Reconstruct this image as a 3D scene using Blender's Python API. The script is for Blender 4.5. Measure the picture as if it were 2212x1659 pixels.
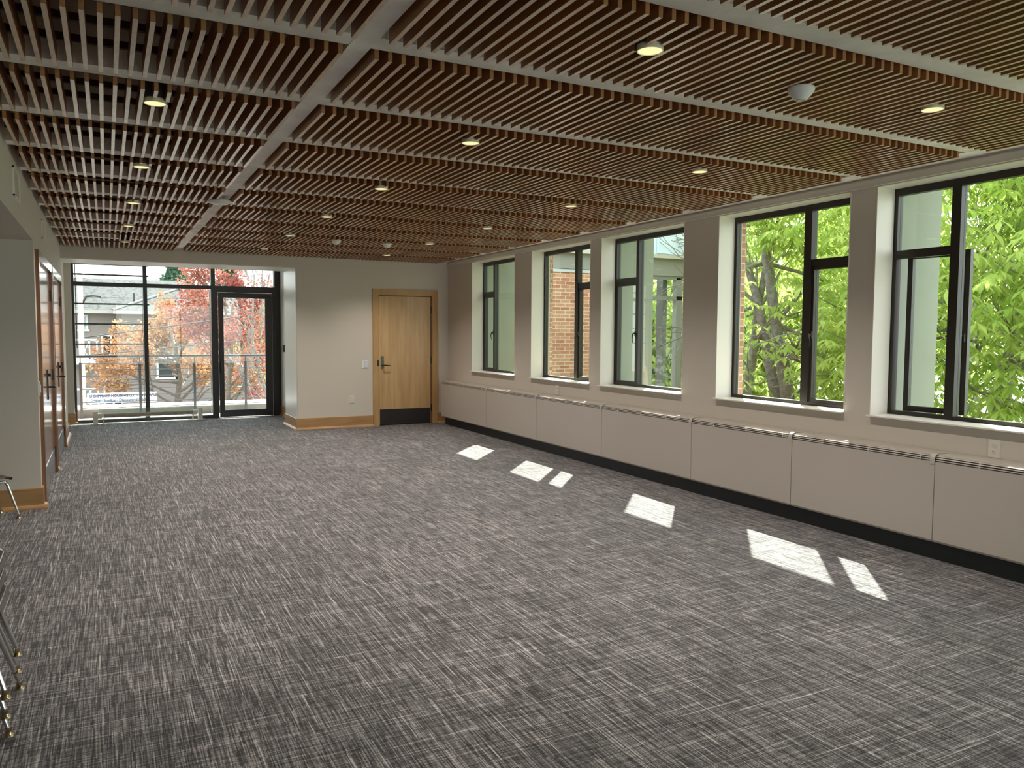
import bpy, bmesh, math, random
from mathutils import Vector, Matrix

for o in list(bpy.data.objects):
    bpy.data.objects.remove(o, do_unlink=True)
SC = bpy.context.scene
COL = SC.collection
PI = math.pi

# ------------------------------------------------------------------ camera
F_PX, YAW, PITCH, ROLL = 1700.26, 0.475642, 0.065212, 0.0053156
fw = Vector((math.sin(YAW) * math.cos(PITCH), math.cos(YAW) * math.cos(PITCH), -math.sin(PITCH)))
rt = Vector((math.cos(YAW), -math.sin(YAW), 0))
up = rt.cross(fw)
r2 = rt * math.cos(ROLL) + up * math.sin(ROLL)
u2 = -rt * math.sin(ROLL) + up * math.cos(ROLL)
cam = bpy.data.objects.new('camera', bpy.data.cameras.new('camera'))
COL.objects.link(cam)
cam.matrix_world = Matrix(((r2.x, u2.x, -fw.x, 0), (r2.y, u2.y, -fw.y, 0), (r2.z, u2.z, -fw.z, 1.55), (0, 0, 0, 1)))
cam.data.sensor_fit = 'HORIZONTAL'
cam.data.sensor_width = 36
cam.data.lens = F_PX / 2212 * 36
cam.data.clip_start = 0.05
cam.data.clip_end = 400
SC.camera = cam

# ------------------------------------------------------------------ world, sun, exposure
SC.view_settings.view_transform = 'Standard'
SC.view_settings.look = 'None'
SC.view_settings.gamma = 1
SC.view_settings.use_curve_mapping = False
SC.view_settings.exposure = 0.3
try:
    SC.cycles.use_denoising = True
    SC.cycles.denoiser = 'OPENIMAGEDENOISE'
    SC.cycles.max_bounces = 10
    SC.cycles.diffuse_bounces = 6
    SC.cycles.transparent_max_bounces = 16
    SC.cycles.sample_clamp_indirect = 6
    SC.cycles.use_light_tree = True
except Exception:
    pass
SKY_STRENGTH = 3.1
world = bpy.data.worlds.new('world')
SC.world = world
world.use_nodes = True
wn = world.node_tree.nodes
wl = world.node_tree.links
wn.clear()
w_out = wn.new('ShaderNodeOutputWorld')
w_bg = wn.new('ShaderNodeBackground')
w_tc = wn.new('ShaderNodeTexCoord')
w_sp = wn.new('ShaderNodeSeparateXYZ')
w_rp = wn.new('ShaderNodeValToRGB')
w_rp.color_ramp.elements[0].position = 0.0
w_rp.color_ramp.elements[0].color = (0.96, 0.98, 1.0, 1)
w_rp.color_ramp.elements[1].position = 0.9
w_rp.color_ramp.elements[1].color = (0.50, 0.70, 1.0, 1)
w_ns = wn.new('ShaderNodeTexNoise')
w_ns.inputs['Scale'].default_value = 2.5
w_ns.inputs['Detail'].default_value = 5
w_cr = wn.new('ShaderNodeValToRGB')
w_cr.color_ramp.elements[0].position = 0.42
w_cr.color_ramp.elements[1].position = 0.62
w_mx = wn.new('ShaderNodeMixRGB')
w_mx.inputs['Color2'].default_value = (1, 1, 1, 1)
wl.new(w_tc.outputs['Generated'], w_sp.inputs[0])
wl.new(w_sp.outputs['Z'], w_rp.inputs[0])
wl.new(w_tc.outputs['Generated'], w_ns.inputs['Vector'])
wl.new(w_ns.outputs['Fac'], w_cr.inputs[0])
wl.new(w_cr.outputs['Color'], w_mx.inputs['Fac'])
wl.new(w_rp.outputs['Color'], w_mx.inputs['Color1'])
wl.new(w_mx.outputs['Color'], w_bg.inputs['Color'])
w_bg.inputs['Strength'].default_value = SKY_STRENGTH
wl.new(w_bg.outputs[0], w_out.inputs['Surface'])

SUN_DIR = Vector((-0.65, -0.74, -0.945)).normalized()
sun_d = bpy.data.lights.new('sun', 'SUN')
sun_d.energy = 20.0
sun_d.angle = math.radians(0.55)
sun_d.color = (1.0, 0.95, 0.86)
sun = bpy.data.objects.new('sun', sun_d)
COL.objects.link(sun)
sun.location = (20, 22, 30)
sun.rotation_euler = (-SUN_DIR).to_track_quat('Z', 'Y').to_euler()

# ------------------------------------------------------------------ materials
MATS = {}


def newmat(name):
    m = bpy.data.materials.new(name)
    m.use_nodes = True
    nt = m.node_tree
    b = nt.nodes['Principled BSDF']
    return m, nt, b


def mat(name, col, rough=0.6, metal=0.0, spec=0.5, noise=0.0, nscale=8.0, bump=0.0, bscale=60.0, sheen=0.0, coat=0.0):
    if name in MATS:
        return MATS[name]
    m, nt, b = newmat(name)
    b.inputs['Base Color'].default_value = (*col, 1)
    b.inputs['Roughness'].default_value = rough
    b.inputs['Metallic'].default_value = metal
    b.inputs['Specular IOR Level'].default_value = spec
    b.inputs['Sheen Weight'].default_value = sheen
    b.inputs['Coat Weight'].default_value = coat
    tc = nt.nodes.new('ShaderNodeTexCoord')
    if noise > 0:
        n = nt.nodes.new('ShaderNodeTexNoise')
        n.inputs['Scale'].default_value = nscale
        n.inputs['Detail'].default_value = 4
        nt.links.new(tc.outputs['Object'], n.inputs['Vector'])
        mr = nt.nodes.new('ShaderNodeMapRange')
        mr.inputs['From Min'].default_value = 0.3
        mr.inputs['From Max'].default_value = 0.7
        mr.inputs['To Min'].default_value = 1 - noise
        mr.inputs['To Max'].default_value = 1 + noise
        nt.links.new(n.outputs['Fac'], mr.inputs['Value'])
        hs = nt.nodes.new('ShaderNodeHueSaturation')
        hs.inputs['Color'].default_value = (*col, 1)
        nt.links.new(mr.outputs[0], hs.inputs['Value'])
        nt.links.new(hs.outputs[0], b.inputs['Base Color'])
    if bump > 0:
        n2 = nt.nodes.new('ShaderNodeTexNoise')
        n2.inputs['Scale'].default_value = bscale
        n2.inputs['Detail'].default_value = 3
        nt.links.new(tc.outputs['Object'], n2.inputs['Vector'])
        bp = nt.nodes.new('ShaderNodeBump')
        bp.inputs['Strength'].default_value = bump
        bp.inputs['Distance'].default_value = 0.01
        nt.links.new(n2.outputs['Fac'], bp.inputs['Height'])
        nt.links.new(bp.outputs[0], b.inputs['Normal'])
    MATS[name] = m
    return m


def wood(name, c1, c2, scale=(1, 1, 1), rough=0.4, coat=0.0, perobj=0.0):
    if name in MATS:
        return MATS[name]
    m, nt, b = newmat(name)
    tc = nt.nodes.new('ShaderNodeTexCoord')
    mp = nt.nodes.new('ShaderNodeMapping')
    mp.inputs['Scale'].default_value = scale
    n = nt.nodes.new('ShaderNodeTexNoise')
    n.inputs['Scale'].default_value = 1
    n.inputs['Detail'].default_value = 6
    n.inputs['Roughness'].default_value = 0.6
    nt.links.new(tc.outputs['Object'], mp.inputs['Vector'])
    nt.links.new(mp.outputs[0], n.inputs['Vector'])
    cr = nt.nodes.new('ShaderNodeValToRGB')
    cr.color_ramp.elements[0].position = 0.3
    cr.color_ramp.elements[0].color = (*c1, 1)
    cr.color_ramp.elements[1].position = 0.7
    cr.color_ramp.elements[1].color = (*c2, 1)
    nt.links.new(n.outputs['Fac'], cr.inputs[0])
    last = cr.outputs[0]
    if perobj > 0:
        oi = nt.nodes.new('ShaderNodeObjectInfo')
        mr = nt.nodes.new('ShaderNodeMapRange')
        mr.inputs['To Min'].default_value = 1 - perobj
        mr.inputs['To Max'].default_value = 1 + perobj
        nt.links.new(oi.outputs['Random'], mr.inputs['Value'])
        hs = nt.nodes.new('ShaderNodeHueSaturation')
        nt.links.new(last, hs.inputs['Color'])
        nt.links.new(mr.outputs[0], hs.inputs['Value'])
        last = hs.outputs[0]
    nt.links.new(last, b.inputs['Base Color'])
    b.inputs['Roughness'].default_value = rough
    b.inputs['Coat Weight'].default_value = coat
    b.inputs['Coat Roughness'].default_value = 0.12
    MATS[name] = m
    return m


def glass_mat(name, tint=(1, 1, 1), refl=0.10, f_ior=1.45):
    if name in MATS:
        return MATS[name]
    m = bpy.data.materials.new(name)
    m.use_nodes = True
    nt = m.node_tree
    nt.nodes.clear()
    out = nt.nodes.new('ShaderNodeOutputMaterial')
    tr = nt.nodes.new('ShaderNodeBsdfTransparent')
    tr.inputs['Color'].default_value = (*tint, 1)
    gl = nt.nodes.new('ShaderNodeBsdfGlossy')
    gl.inputs['Roughness'].default_value = 0.0
    fr = nt.nodes.new('ShaderNodeFresnel')
    fr.inputs['IOR'].default_value = f_ior
    ml = nt.nodes.new('ShaderNodeMath')
    ml.operation = 'MULTIPLY'
    ml.inputs[1].default_value = 1.0
    mx = nt.nodes.new('ShaderNodeMixShader')
    geo = nt.nodes.new('ShaderNodeNewGeometry')
    mi = nt.nodes.new('ShaderNodeMapRange')       # thin sheet: the same reflectance from either side
    mi.inputs['To Min'].default_value = f_ior
    mi.inputs['To Max'].default_value = 1.0 / f_ior
    nt.links.new(geo.outputs['Backfacing'], mi.inputs['Value'])
    nt.links.new(mi.outputs[0], fr.inputs['IOR'])
    nt.links.new(fr.outputs[0], ml.inputs[0])
    nt.links.new(ml.outputs[0], mx.inputs['Fac'])
    nt.links.new(tr.outputs[0], mx.inputs[1])
    nt.links.new(gl.outputs[0], mx.inputs[2])
    nt.links.new(mx.outputs[0], out.inputs['Surface'])
    MATS[name] = m
    return m


def carpet_mat():
    m, nt, b = newmat('carpet')
    N, L = nt.nodes, nt.links
    tc = N.new('ShaderNodeTexCoord')

    def nz(scale, detail=3.0, rough=0.6):
        mp = N.new('ShaderNodeMapping')
        mp.inputs['Scale'].default_value = scale
        n = N.new('ShaderNodeTexNoise')
        n.inputs['Scale'].default_value = 1
        n.inputs['Detail'].default_value = detail
        n.inputs['Roughness'].default_value = rough
        L.new(tc.outputs['Object'], mp.inputs['Vector'])
        L.new(mp.outputs[0], n.inputs['Vector'])
        return n.outputs['Fac']

    def math2(op, a, bb):
        q = N.new('ShaderNodeMath')
        q.operation = op
        for i, v in enumerate((a, bb)):
            if isinstance(v, (int, float)):
                q.inputs[i].default_value = v
            else:
                L.new(v, q.inputs[i])
        return q.outputs[0]
    sep = N.new('ShaderNodeSeparateXYZ')
    L.new(tc.outputs['Object'], sep.inputs[0])
    X, Y = sep.outputs['X'], sep.outputs['Y']

    def white(u, v):
        cb = N.new('ShaderNodeCombineXYZ')
        for i, q in enumerate((u, v)):
            if isinstance(q, (int, float)):
                cb.inputs[i].default_value = q
            else:
                L.new(q, cb.inputs[i])
        wnz = N.new('ShaderNodeTexWhiteNoise')
        wnz.noise_dimensions = '2D'
        L.new(cb.outputs[0], wnz.inputs['Vector'])
        return wnz.outputs['Value']

    def threads(across, along, per_m, seg_per_m, seed):
        """yarns of constant shade, each broken into lengths that start at its own place"""
        idn = math2('FLOOR', math2('MULTIPLY', across, per_m), 0)
        ph = math2('MULTIPLY', white(idn, seed), 7.0)
        sg = math2('FLOOR', math2('ADD', math2('MULTIPLY', along, seg_per_m), ph), 0)
        return white(math2('ADD', idn, seed), sg)
    warp = math2('POWER', threads(X, Y, 250.0, 9.0, 3.7), 1.2)
    weft = math2('POWER', threads(Y, X, 250.0, 8.0, 11.3), 1.2)
    bold = math2('POWER', threads(X, Y, 210.0, 3.5, 23.1), 11.0)
    boldw = math2('POWER', threads(Y, X, 210.0, 3.0, 31.9), 16.0)
    fine = nz((260, 200, 1), 1.0, 0.5)
    big = nz((0.7, 0.7, 1), 2.0, 0.5)
    s = math2('ADD', math2('MULTIPLY', warp, 0.30), math2('MULTIPLY', weft, 0.20))
    s = math2('ADD', s, math2('MULTIPLY', fine, 0.38))
    s = math2('ADD', s, math2('MULTIPLY', bold, 0.26))
    s = math2('ADD', s, math2('MULTIPLY', boldw, 0.22))
    cr = N.new('ShaderNodeValToRGB')
    e = cr.color_ramp.elements
    e[0].position = 0.22
    e[0].color = (0.018, 0.017, 0.018, 1)
    e[1].position = 0.80
    e[1].color = (0.52, 0.50, 0.50, 1)
    e2 = e.new(0.38)
    e2.color = (0.070, 0.066, 0.068, 1)
    e3 = e.new(0.54)
    e3.color = (0.172, 0.164, 0.167, 1)
    L.new(s, cr.inputs[0])
    # carpet plank seams: a faint value shift from plank to plank
    bt = N.new('ShaderNodeTexBrick')
    bt.inputs['Color1'].default_value = (0.93, 0.93, 0.93, 1)
    bt.inputs['Color2'].default_value = (1.06, 1.05, 1.05, 1)
    bt.inputs['Mortar'].default_value = (0.85, 0.85, 0.85, 1)
    bt.inputs['Scale'].default_value = 1.0
    bt.inputs['Mortar Size'].default_value = 0.0015
    bt.inputs['Brick Width'].default_value = 0.914
    bt.inputs['Row Height'].default_value = 0.457
    L.new(tc.outputs['Object'], bt.inputs['Vector'])
    mx = N.new('ShaderNodeMixRGB')
    mx.blend_type = 'MULTIPLY'
    mx.inputs['Fac'].default_value = 0.8
    L.new(cr.outputs[0], mx.inputs['Color1'])
    L.new(bt.outputs['Color'], mx.inputs['Color2'])
    hs = N.new('ShaderNodeHueSaturation')
    mr = N.new('ShaderNodeMapRange')
    mr.inputs['From Min'].default_value = 0.35
    mr.inputs['From Max'].default_value = 0.65
    mr.inputs['To Min'].default_value = 0.92
    mr.inputs['To Max'].default_value = 1.08
    L.new(big, mr.inputs['Value'])
    L.new(mr.outputs[0], hs.inputs['Value'])
    L.new(mx.outputs[0], hs.inputs['Color'])
    L.new(hs.outputs[0], b.inputs['Base Color'])
    b.inputs['Roughness'].default_value = 0.85
    b.inputs['Specular IOR Level'].default_value = 0.25
    b.inputs['Sheen Weight'].default_value = 0.12
    b.inputs['Sheen Roughness'].default_value = 0.4
    b.inputs['Sheen Tint'].default_value = (0.85, 0.92, 1.0, 1)
    bp = N.new('ShaderNodeBump')
    bp.inputs['Strength'].default_value = 0.35
    bp.inputs['Distance'].default_value = 0.004
    L.new(s, bp.inputs['Height'])
    L.new(bp.outputs[0], b.inputs['Normal'])
    return m


def brick_mat(name, axis='Y', c1=(0.40, 0.20, 0.12), c2=(0.62, 0.36, 0.22), mortar=(0.62, 0.52, 0.42)):
    """axis = the horizontal world axis the courses run along"""
    if name in MATS:
        return MATS[name]
    m, nt, b = newmat(name)
    N, L = nt.nodes, nt.links
    tc = N.new('ShaderNodeTexCoord')
    sp = N.new('ShaderNodeSeparateXYZ')
    cb = N.new('ShaderNodeCombineXYZ')
    L.new(tc.outputs['Object'], sp.inputs[0])
    ad = N.new('ShaderNodeMath')
    ad.operation = 'ADD'
    L.new(sp.outputs['X'], ad.inputs[0])
    L.new(sp.outputs['Y'], ad.inputs[1])
    L.new(ad.outputs[0], cb.inputs['X'])
    L.new(sp.outputs['Z'], cb.inputs['Y'])
    bt = N.new('ShaderNodeTexBrick')
    bt.inputs['Color1'].default_value = (*c1, 1)
    bt.inputs['Color2'].default_value = (*c2, 1)
    bt.inputs['Mortar'].default_value = (*mortar, 1)
    bt.inputs['Scale'].default_value = 1
    bt.inputs['Mortar Size'].default_value = 0.006
    bt.inputs['Brick Width'].default_value = 0.205
    bt.inputs['Row Height'].default_value = 0.0677
    bt.inputs['Bias'].default_value = -0.1
    L.new(cb.outputs[0], bt.inputs['Vector'])
    n = N.new('ShaderNodeTexNoise')
    n.inputs['Scale'].default_value = 9
    L.new(cb.outputs[0], n.inputs['Vector'])
    hs = N.new('ShaderNodeHueSaturation')
    mr = N.new('ShaderNodeMapRange')
    mr.inputs['To Min'].default_value = 0.7
    mr.inputs['To Max'].default_value = 1.3
    L.new(n.outputs['Fac'], mr.inputs['Value'])
    L.new(mr.outputs[0], hs.inputs['Value'])
    L.new(bt.outputs['Color'], hs.inputs['Color'])
    L.new(hs.outputs[0], b.inputs['Base Color'])
    b.inputs['Roughness'].default_value = 0.9
    MATS[name] = m
    return m


def shingle_mat():
    m, nt, b = newmat('shingles')
    N, L = nt.nodes, nt.links
    tc = N.new('ShaderNodeTexCoord')
    n = N.new('ShaderNodeTexNoise')
    n.inputs['Scale'].default_value = 5.5
    n.inputs['Detail'].default_value = 3
    L.new(tc.outputs['Object'], n.inputs['Vector'])
    cr = N.new('ShaderNodeValToRGB')
    cr.color_ramp.elements[0].position = 0.36
    cr.color_ramp.elements[0].color = (0.016, 0.017, 0.018, 1)
    cr.color_ramp.elements[1].position = 0.52
    cr.color_ramp.elements[1].color = (0.062, 0.066, 0.066, 1)
    L.new(n.outputs['Fac'], cr.inputs[0])
    L.new(cr.outputs[0], b.inputs['Base Color'])
    b.inputs['Roughness'].default_value = 0.9
    return m


def leaf_mat(name, c1, c2, trans=0.5, seedscale=3.0):
    m = bpy.data.materials.new(name)
    m.use_nodes = True
    nt = m.node_tree
    N, L = nt.nodes, nt.links
    N.clear()
    out = N.new('ShaderNodeOutputMaterial')
    tc = N.new('ShaderNodeTexCoord')
    n = N.new('ShaderNodeTexNoise')
    n.inputs['Scale'].default_value = seedscale
    n.inputs['Detail'].default_value = 3
    L.new(tc.outputs['Object'], n.inputs['Vector'])
    cr = N.new('ShaderNodeValToRGB')
    cr.color_ramp.elements[0].position = 0.35
    cr.color_ramp.elements[0].color = (*c1, 1)
    cr.color_ramp.elements[1].position = 0.65
    cr.color_ramp.elements[1].color = (*c2, 1)
    L.new(n.outputs['Fac'], cr.inputs[0])
    df = N.new('ShaderNodeBsdfDiffuse')
    tr = N.new('ShaderNodeBsdfTranslucent')
    mx = N.new('ShaderNodeMixShader')
    mx.inputs['Fac'].default_value = trans
    L.new(cr.outputs[0], df.inputs['Color'])
    L.new(cr.outputs[0], tr.inputs['Color'])
    L.new(df.outputs[0], mx.inputs[1])
    L.new(tr.outputs[0], mx.inputs[2])
    L.new(mx.outputs[0], out.inputs['Surface'])
    return m


def emit_mat(name, col, strength):
    m = bpy.data.materials.new(name)
    m.use_nodes = True
    nt = m.node_tree
    nt.nodes.clear()
    out = nt.nodes.new('ShaderNodeOutputMaterial')
    e = nt.nodes.new('ShaderNodeEmission')
    e.inputs['Color'].default_value = (*col, 1)
    e.inputs['Strength'].default_value = strength
    nt.links.new(e.outputs[0], out.inputs['Surface'])
    return m


M_WALL = mat('wall_paint', (0.63, 0.585, 0.52), 0.7, bump=0.05, bscale=120)
M_REVEAL = mat('lit_wall_paint', (0.82, 0.77, 0.71), 0.45, bump=0.03, bscale=60)  # wall paint with the brightness of window light put into its colour
M_FARREVEAL = mat('semigloss_paint', (0.70, 0.70, 0.66), 0.3)
M_BEAM = mat('beam_paint', (0.88, 0.85, 0.80), 0.65, noise=0.12, nscale=5, bump=0.4, bscale=25)
M_CARPET = carpet_mat()
M_SLAT = wood('slat_wood', (0.28, 0.115, 0.042), (0.42, 0.205, 0.085), (40, 3, 30), 0.35, perobj=0.18)
M_SLATEDGE = wood('slat_edge_wood', (0.62, 0.44, 0.31), (0.80, 0.62, 0.47), (60, 14, 30), 0.22, perobj=0.14)
M_DECK = wood('plywood', (0.66, 0.40, 0.19), (0.78, 0.53, 0.29), (2, 9, 2), 0.7)
M_RUNNER = mat('dark_runner', (0.10, 0.06, 0.04), 0.7)
M_BASE = wood('base_wood', (0.33, 0.185, 0.075), (0.46, 0.27, 0.12), (3, 3, 30), 0.35)
M_DOOR = wood('door_wood', (0.47, 0.29, 0.125), (0.62, 0.41, 0.20), (16, 16, 1.2), 0.33)
M_CASING = wood('casing_wood', (0.43, 0.25, 0.10), (0.53, 0.33, 0.145), (14, 14, 1.5), 0.36)
M_DOOR_L = wood('closet_door_wood', (0.26, 0.12, 0.06), (0.36, 0.18, 0.09), (16, 16, 1.2), 0.16, coat=0.6)
M_CASING_L = wood('closet_casing_wood', (0.16, 0.075, 0.04), (0.24, 0.12, 0.065), (14, 14, 1.5), 0.25, coat=0.3)
M_KICK = mat('bronze_kick', (0.028, 0.024, 0.024), 0.4, metal=0.3)
M_KICK_L = mat('steel_kick', (0.35, 0.37, 0.40), 0.25, metal=0.8)
M_BRONZE = mat('dark_bronze', (0.035, 0.032, 0.028), 0.38, metal=0.5)
M_FRAME = mat('window_bronze', (0.030, 0.026, 0.021), 0.38, metal=0.2)
M_ALU = mat('storefront_dark', (0.035, 0.035, 0.037), 0.4, metal=0.2)
M_GLASS = glass_mat('window_glass', (0.96, 1.0, 0.97))
M_HEAT = mat('heater_enamel', (0.50, 0.46, 0.415), 0.42, bump=0.02, bscale=8)
M_HEATDARK = mat('heater_slot', (0.03, 0.022, 0.018), 0.7)
M_TOE = mat('toe_black', (0.022, 0.026, 0.030), 0.5)
M_WHITE = mat('white_plastic', (0.75, 0.75, 0.73), 0.4)
M_WHITE2 = mat('cream_plastic', (0.72, 0.70, 0.64), 0.4)
M_SLOT = mat('slot_dark', (0.02, 0.02, 0.02), 0.6)
M_CHROME = mat('chrome', (0.75, 0.75, 0.76), 0.12, metal=1.0)
M_BRASSFOOT = mat('glide_metal', (0.55, 0.45, 0.30), 0.25, metal=1.0)
M_SHELL = mat('brown_shell', (0.040, 0.028, 0.024), 0.24)
M_SHELL2 = mat('dark_shell', (0.055, 0.045, 0.045), 0.10)
M_STEEL = mat('rail_steel', (0.085, 0.088, 0.10), 0.45, metal=0.4)
M_CONC = mat('concrete_light', (0.62, 0.60, 0.57), 0.85, noise=0.08, nscale=3)
M_CONCG = mat('concrete_grey', (0.24, 0.235, 0.23), 0.85, noise=0.1, nscale=4)
M_FIN = mat('pale_column', (0.30, 0.325, 0.265), 0.75, noise=0.05, nscale=2)
M_BRICK = brick_mat('brick', 'Y', (0.44, 0.17, 0.10), (0.62, 0.33, 0.20), (0.70, 0.60, 0.50))
M_FASCIA = mat('grey_fascia', (0.30, 0.29, 0.275), 0.6)
M_GUTTER = mat('pale_gutter', (0.55, 0.53, 0.47), 0.5)
M_BLUEP = mat('sky_tint_panel', (0.62, 0.74, 0.84), 0.35)  # metal cladding, its sky reflection put into the base colour
M_FLASH = mat('flashing', (0.55, 0.56, 0.60), 0.4)
M_BARK = mat('bark', (0.22, 0.20, 0.18), 0.95, noise=0.35, nscale=14, bump=1.0, bscale=22)
M_BARK2 = mat('pale_bark', (0.17, 0.14, 0.11), 0.95, noise=0.2, nscale=6)
M_BARK3 = mat('dark_bark', (0.09, 0.07, 0.055), 0.95)
M_GRASS = mat('grass', (0.09, 0.14, 0.04), 0.95, noise=0.3, nscale=1.2)
M_LEAF = leaf_mat('chestnut_leaf', (0.33, 0.46, 0.09), (0.54, 0.63, 0.20), 0.5, 1.3)
M_LEAFB = leaf_mat('background_leaf', (0.36, 0.46, 0.12), (0.52, 0.58, 0.20), 0.45, 0.8)
M_ORANGE = leaf_mat('orange_leaf', (0.44, 0.21, 0.11), (0.50, 0.31, 0.17), 0.25, 0.7)
M_RED = leaf_mat('red_leaf', (0.36, 0.10, 0.09), (0.50, 0.24, 0.17), 0.25, 0.7)
M_YELLOW = leaf_mat('yellow_leaf', (0.62, 0.55, 0.14), (0.70, 0.62, 0.22), 0.4, 0.7)
M_CONIFER = leaf_mat('conifer_leaf', (0.06, 0.13, 0.08), (0.12, 0.22, 0.13), 0.2, 0.9)
M_SHINGLE = shingle_mat()
M_STUCCO = mat('stucco', (0.25, 0.215, 0.195), 0.9, noise=0.05, nscale=1)
M_WTRIM = mat('white_trim', (0.62, 0.62, 0.63), 0.6)
M_EAVE = mat('cream_gutter', (0.42, 0.39, 0.35), 0.6)
M_DGLASS = mat('dark_glass', (0.035, 0.045, 0.045), 0.08)
M_PGLASS = mat('pale_glass', (0.35, 0.45, 0.47), 0.1)
M_SIGN = mat('banner_white', (0.80, 0.84, 0.90), 0.6)
M_SIGNTXT = mat('banner_navy', (0.06, 0.06, 0.16), 0.6)
M_SIGNTXT2 = mat('banner_slate', (0.14, 0.17, 0.24), 0.6)
M_POLE = mat('pole_wood', (0.78, 0.70, 0.55), 0.9, noise=0.15, nscale=6)
M_WIRE = mat('cable_black', (0.05, 0.045, 0.05), 0.7)
M_BEIGE = mat('beige_tube', (0.33, 0.30, 0.26), 0.6, noise=0.15, nscale=25)
M_CLEAR = glass_mat('clear_acrylic', (0.93, 0.97, 0.955), f_ior=1.5)
M_LAMP = emit_mat('lamp_glow', (1.0, 0.84, 0.42), 0.95)
M_LAMPIN = mat('lamp_reflector', (0.85, 0.80, 0.62), 0.35)
M_STICKER = mat('led_white', (0.85, 0.87, 0.95), 0.3)


# ------------------------------------------------------------------ mesh helpers
class MB:
    def __init__(s):
        s.v, s.f, s.mi = [], [], []
        s.cur = 0

    def quad(s, a, b, c, d):
        i = len(s.v)
        s.v += [a, b, c, d]
        s.f.append((i, i + 1, i + 2, i + 3))
        s.mi.append(s.cur)

    def poly(s, pts):
        i = len(s.v)
        s.v += [tuple(p) for p in pts]
        s.f.append(tuple(range(i, i + len(pts))))
        s.mi.append(s.cur)

    def box(s, x0, x1, y0, y1, z0, z1):
        i = len(s.v)
        s.v += [(x0, y0, z0), (x1, y0, z0), (x1, y1, z0), (x0, y1, z0), (x0, y0, z1), (x1, y0, z1), (x1, y1, z1), (x0, y1, z1)]
        for q in ((0, 3, 2, 1), (4, 5, 6, 7), (0, 1, 5, 4), (1, 2, 6, 5), (2, 3, 7, 6), (3, 0, 4, 7)):
            s.f.append(tuple(i + k for k in q))
            s.mi.append(s.cur)
        return s

    def tube(s, pts, rad, n=8, cap=True):
        pts = [Vector(p) for p in pts]
        rr = rad if isinstance(rad, (list, tuple)) else [rad] * len(pts)
        rings = []
        ref = None
        for k, p in enumerate(pts):
            if k == 0:
                t = pts[1] - pts[0]
            elif k == len(pts) - 1:
                t = pts[-1] - pts[-2]
            else:
                t = pts[k + 1] - pts[k - 1]
            t = t.normalized() if t.length > 1e-9 else Vector((0, 0, 1))
            if ref is None:
                ref = Vector((1, 0, 0)) if abs(t.x) < 0.8 else Vector((0, 1, 0))
            a = (ref - t * ref.dot(t))
            if a.length < 1e-6:
                a = t.orthogonal()
            a.normalize()
            ref = a
            b = t.cross(a)
            i = len(s.v)
            for j in range(n):
                an = 2 * PI * j / n
                q = p + (a * math.cos(an) + b * math.sin(an)) * rr[k]
                s.v.append((q.x, q.y, q.z))
            rings.append(i)
        for k in range(len(rings) - 1):
            for j in range(n):
                s.f.append((rings[k] + j, rings[k] + (j + 1) % n, rings[k + 1] + (j + 1) % n, rings[k + 1] + j))
                s.mi.append(s.cur)
        if cap:
            s.f.append(tuple(rings[0] + j for j in reversed(range(n))))
            s.mi.append(s.cur)
            s.f.append(tuple(rings[-1] + j for j in range(n)))
            s.mi.append(s.cur)
        return s

    def lathe(s, cx, cy, prof, n=32, cap=True):
        """prof: list of (radius, z)"""
        rings = []
        for r, z in prof:
            i = len(s.v)
            for j in range(n):
                an = 2 * PI * j / n
                s.v.append((cx + r * math.cos(an), cy + r * math.sin(an), z))
            rings.append(i)
        for k in range(len(rings) - 1):
            for j in range(n):
                s.f.append((rings[k] + j, rings[k] + (j + 1) % n, rings[k + 1] + (j + 1) % n, rings[k + 1] + j))
                s.mi.append(s.cur)
        if cap:
            s.f.append(tuple(rings[0] + j for j in reversed(range(n))))
            s.mi.append(s.cur)
            s.f.append(tuple(rings[-1] + j for j in range(n)))
            s.mi.append(s.cur)
        return s

    def extrude(s, prof, a, b, axis='Y'):
        """prof: 2-D polygon; swept from a to b along axis. Y: prof=(x,z); X: prof=(y,z); Z: prof=(x,y)"""
        def P(p, t):
            if axis == 'Y':
                return (p[0], t, p[1])
            if axis == 'X':
                return (t, p[0], p[1])
            return (p[0], p[1], t)
        i = len(s.v)
        n = len(prof)
        s.v += [P(p, a) for p in prof] + [P(p, b) for p in prof]
        for j in range(n):
            s.f.append((i + j, i + (j + 1) % n, i + n + (j + 1) % n, i + n + j))
            s.mi.append(s.cur)
        s.f.append(tuple(i + j for j in range(n)))
        s.mi.append(s.cur)
        s.f.append(tuple(i + n + j for j in reversed(range(n))))
        s.mi.append(s.cur)
        return s

    def build(s, name, m=None, parent=None, smooth=False, bevel=0.0, recalc=True):
        me = bpy.data.meshes.new(name)
        me.from_pydata([tuple(v) for v in s.v], [], s.f)
        ms = m if isinstance(m, (list, tuple)) else [m]
        for q in ms:
            me.materials.append(q)
        if len(ms) > 1:
            me.polygons.foreach_set('material_index', s.mi)
        if recalc:
            bm = bmesh.new()
            bm.from_mesh(me)
            bmesh.ops.recalc_face_normals(bm, faces=bm.faces)
            if bevel > 0:
                bmesh.ops.remove_doubles(bm, verts=bm.verts, dist=1e-5)
                bmesh.ops.bevel(bm, geom=[e for e in bm.edges if e.is_manifold and e.calc_face_angle(0) > 0.6], offset=bevel, segments=2, affect='EDGES', profile=0.6)
            bm.to_mesh(me)
            bm.free()
        if smooth:
            me.polygons.foreach_set('use_smooth', [True] * len(me.polygons))
            try:
                me.set_sharp_from_angle(angle=math.radians(40))
            except Exception:
                pass
        me.update()
        o = bpy.data.objects.new(name, me)
        COL.objects.link(o)
        if parent:
            o.parent = parent
            o.matrix_parent_inverse = Matrix.Translation(parent.location).inverted() if False else Matrix()
        return o


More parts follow.
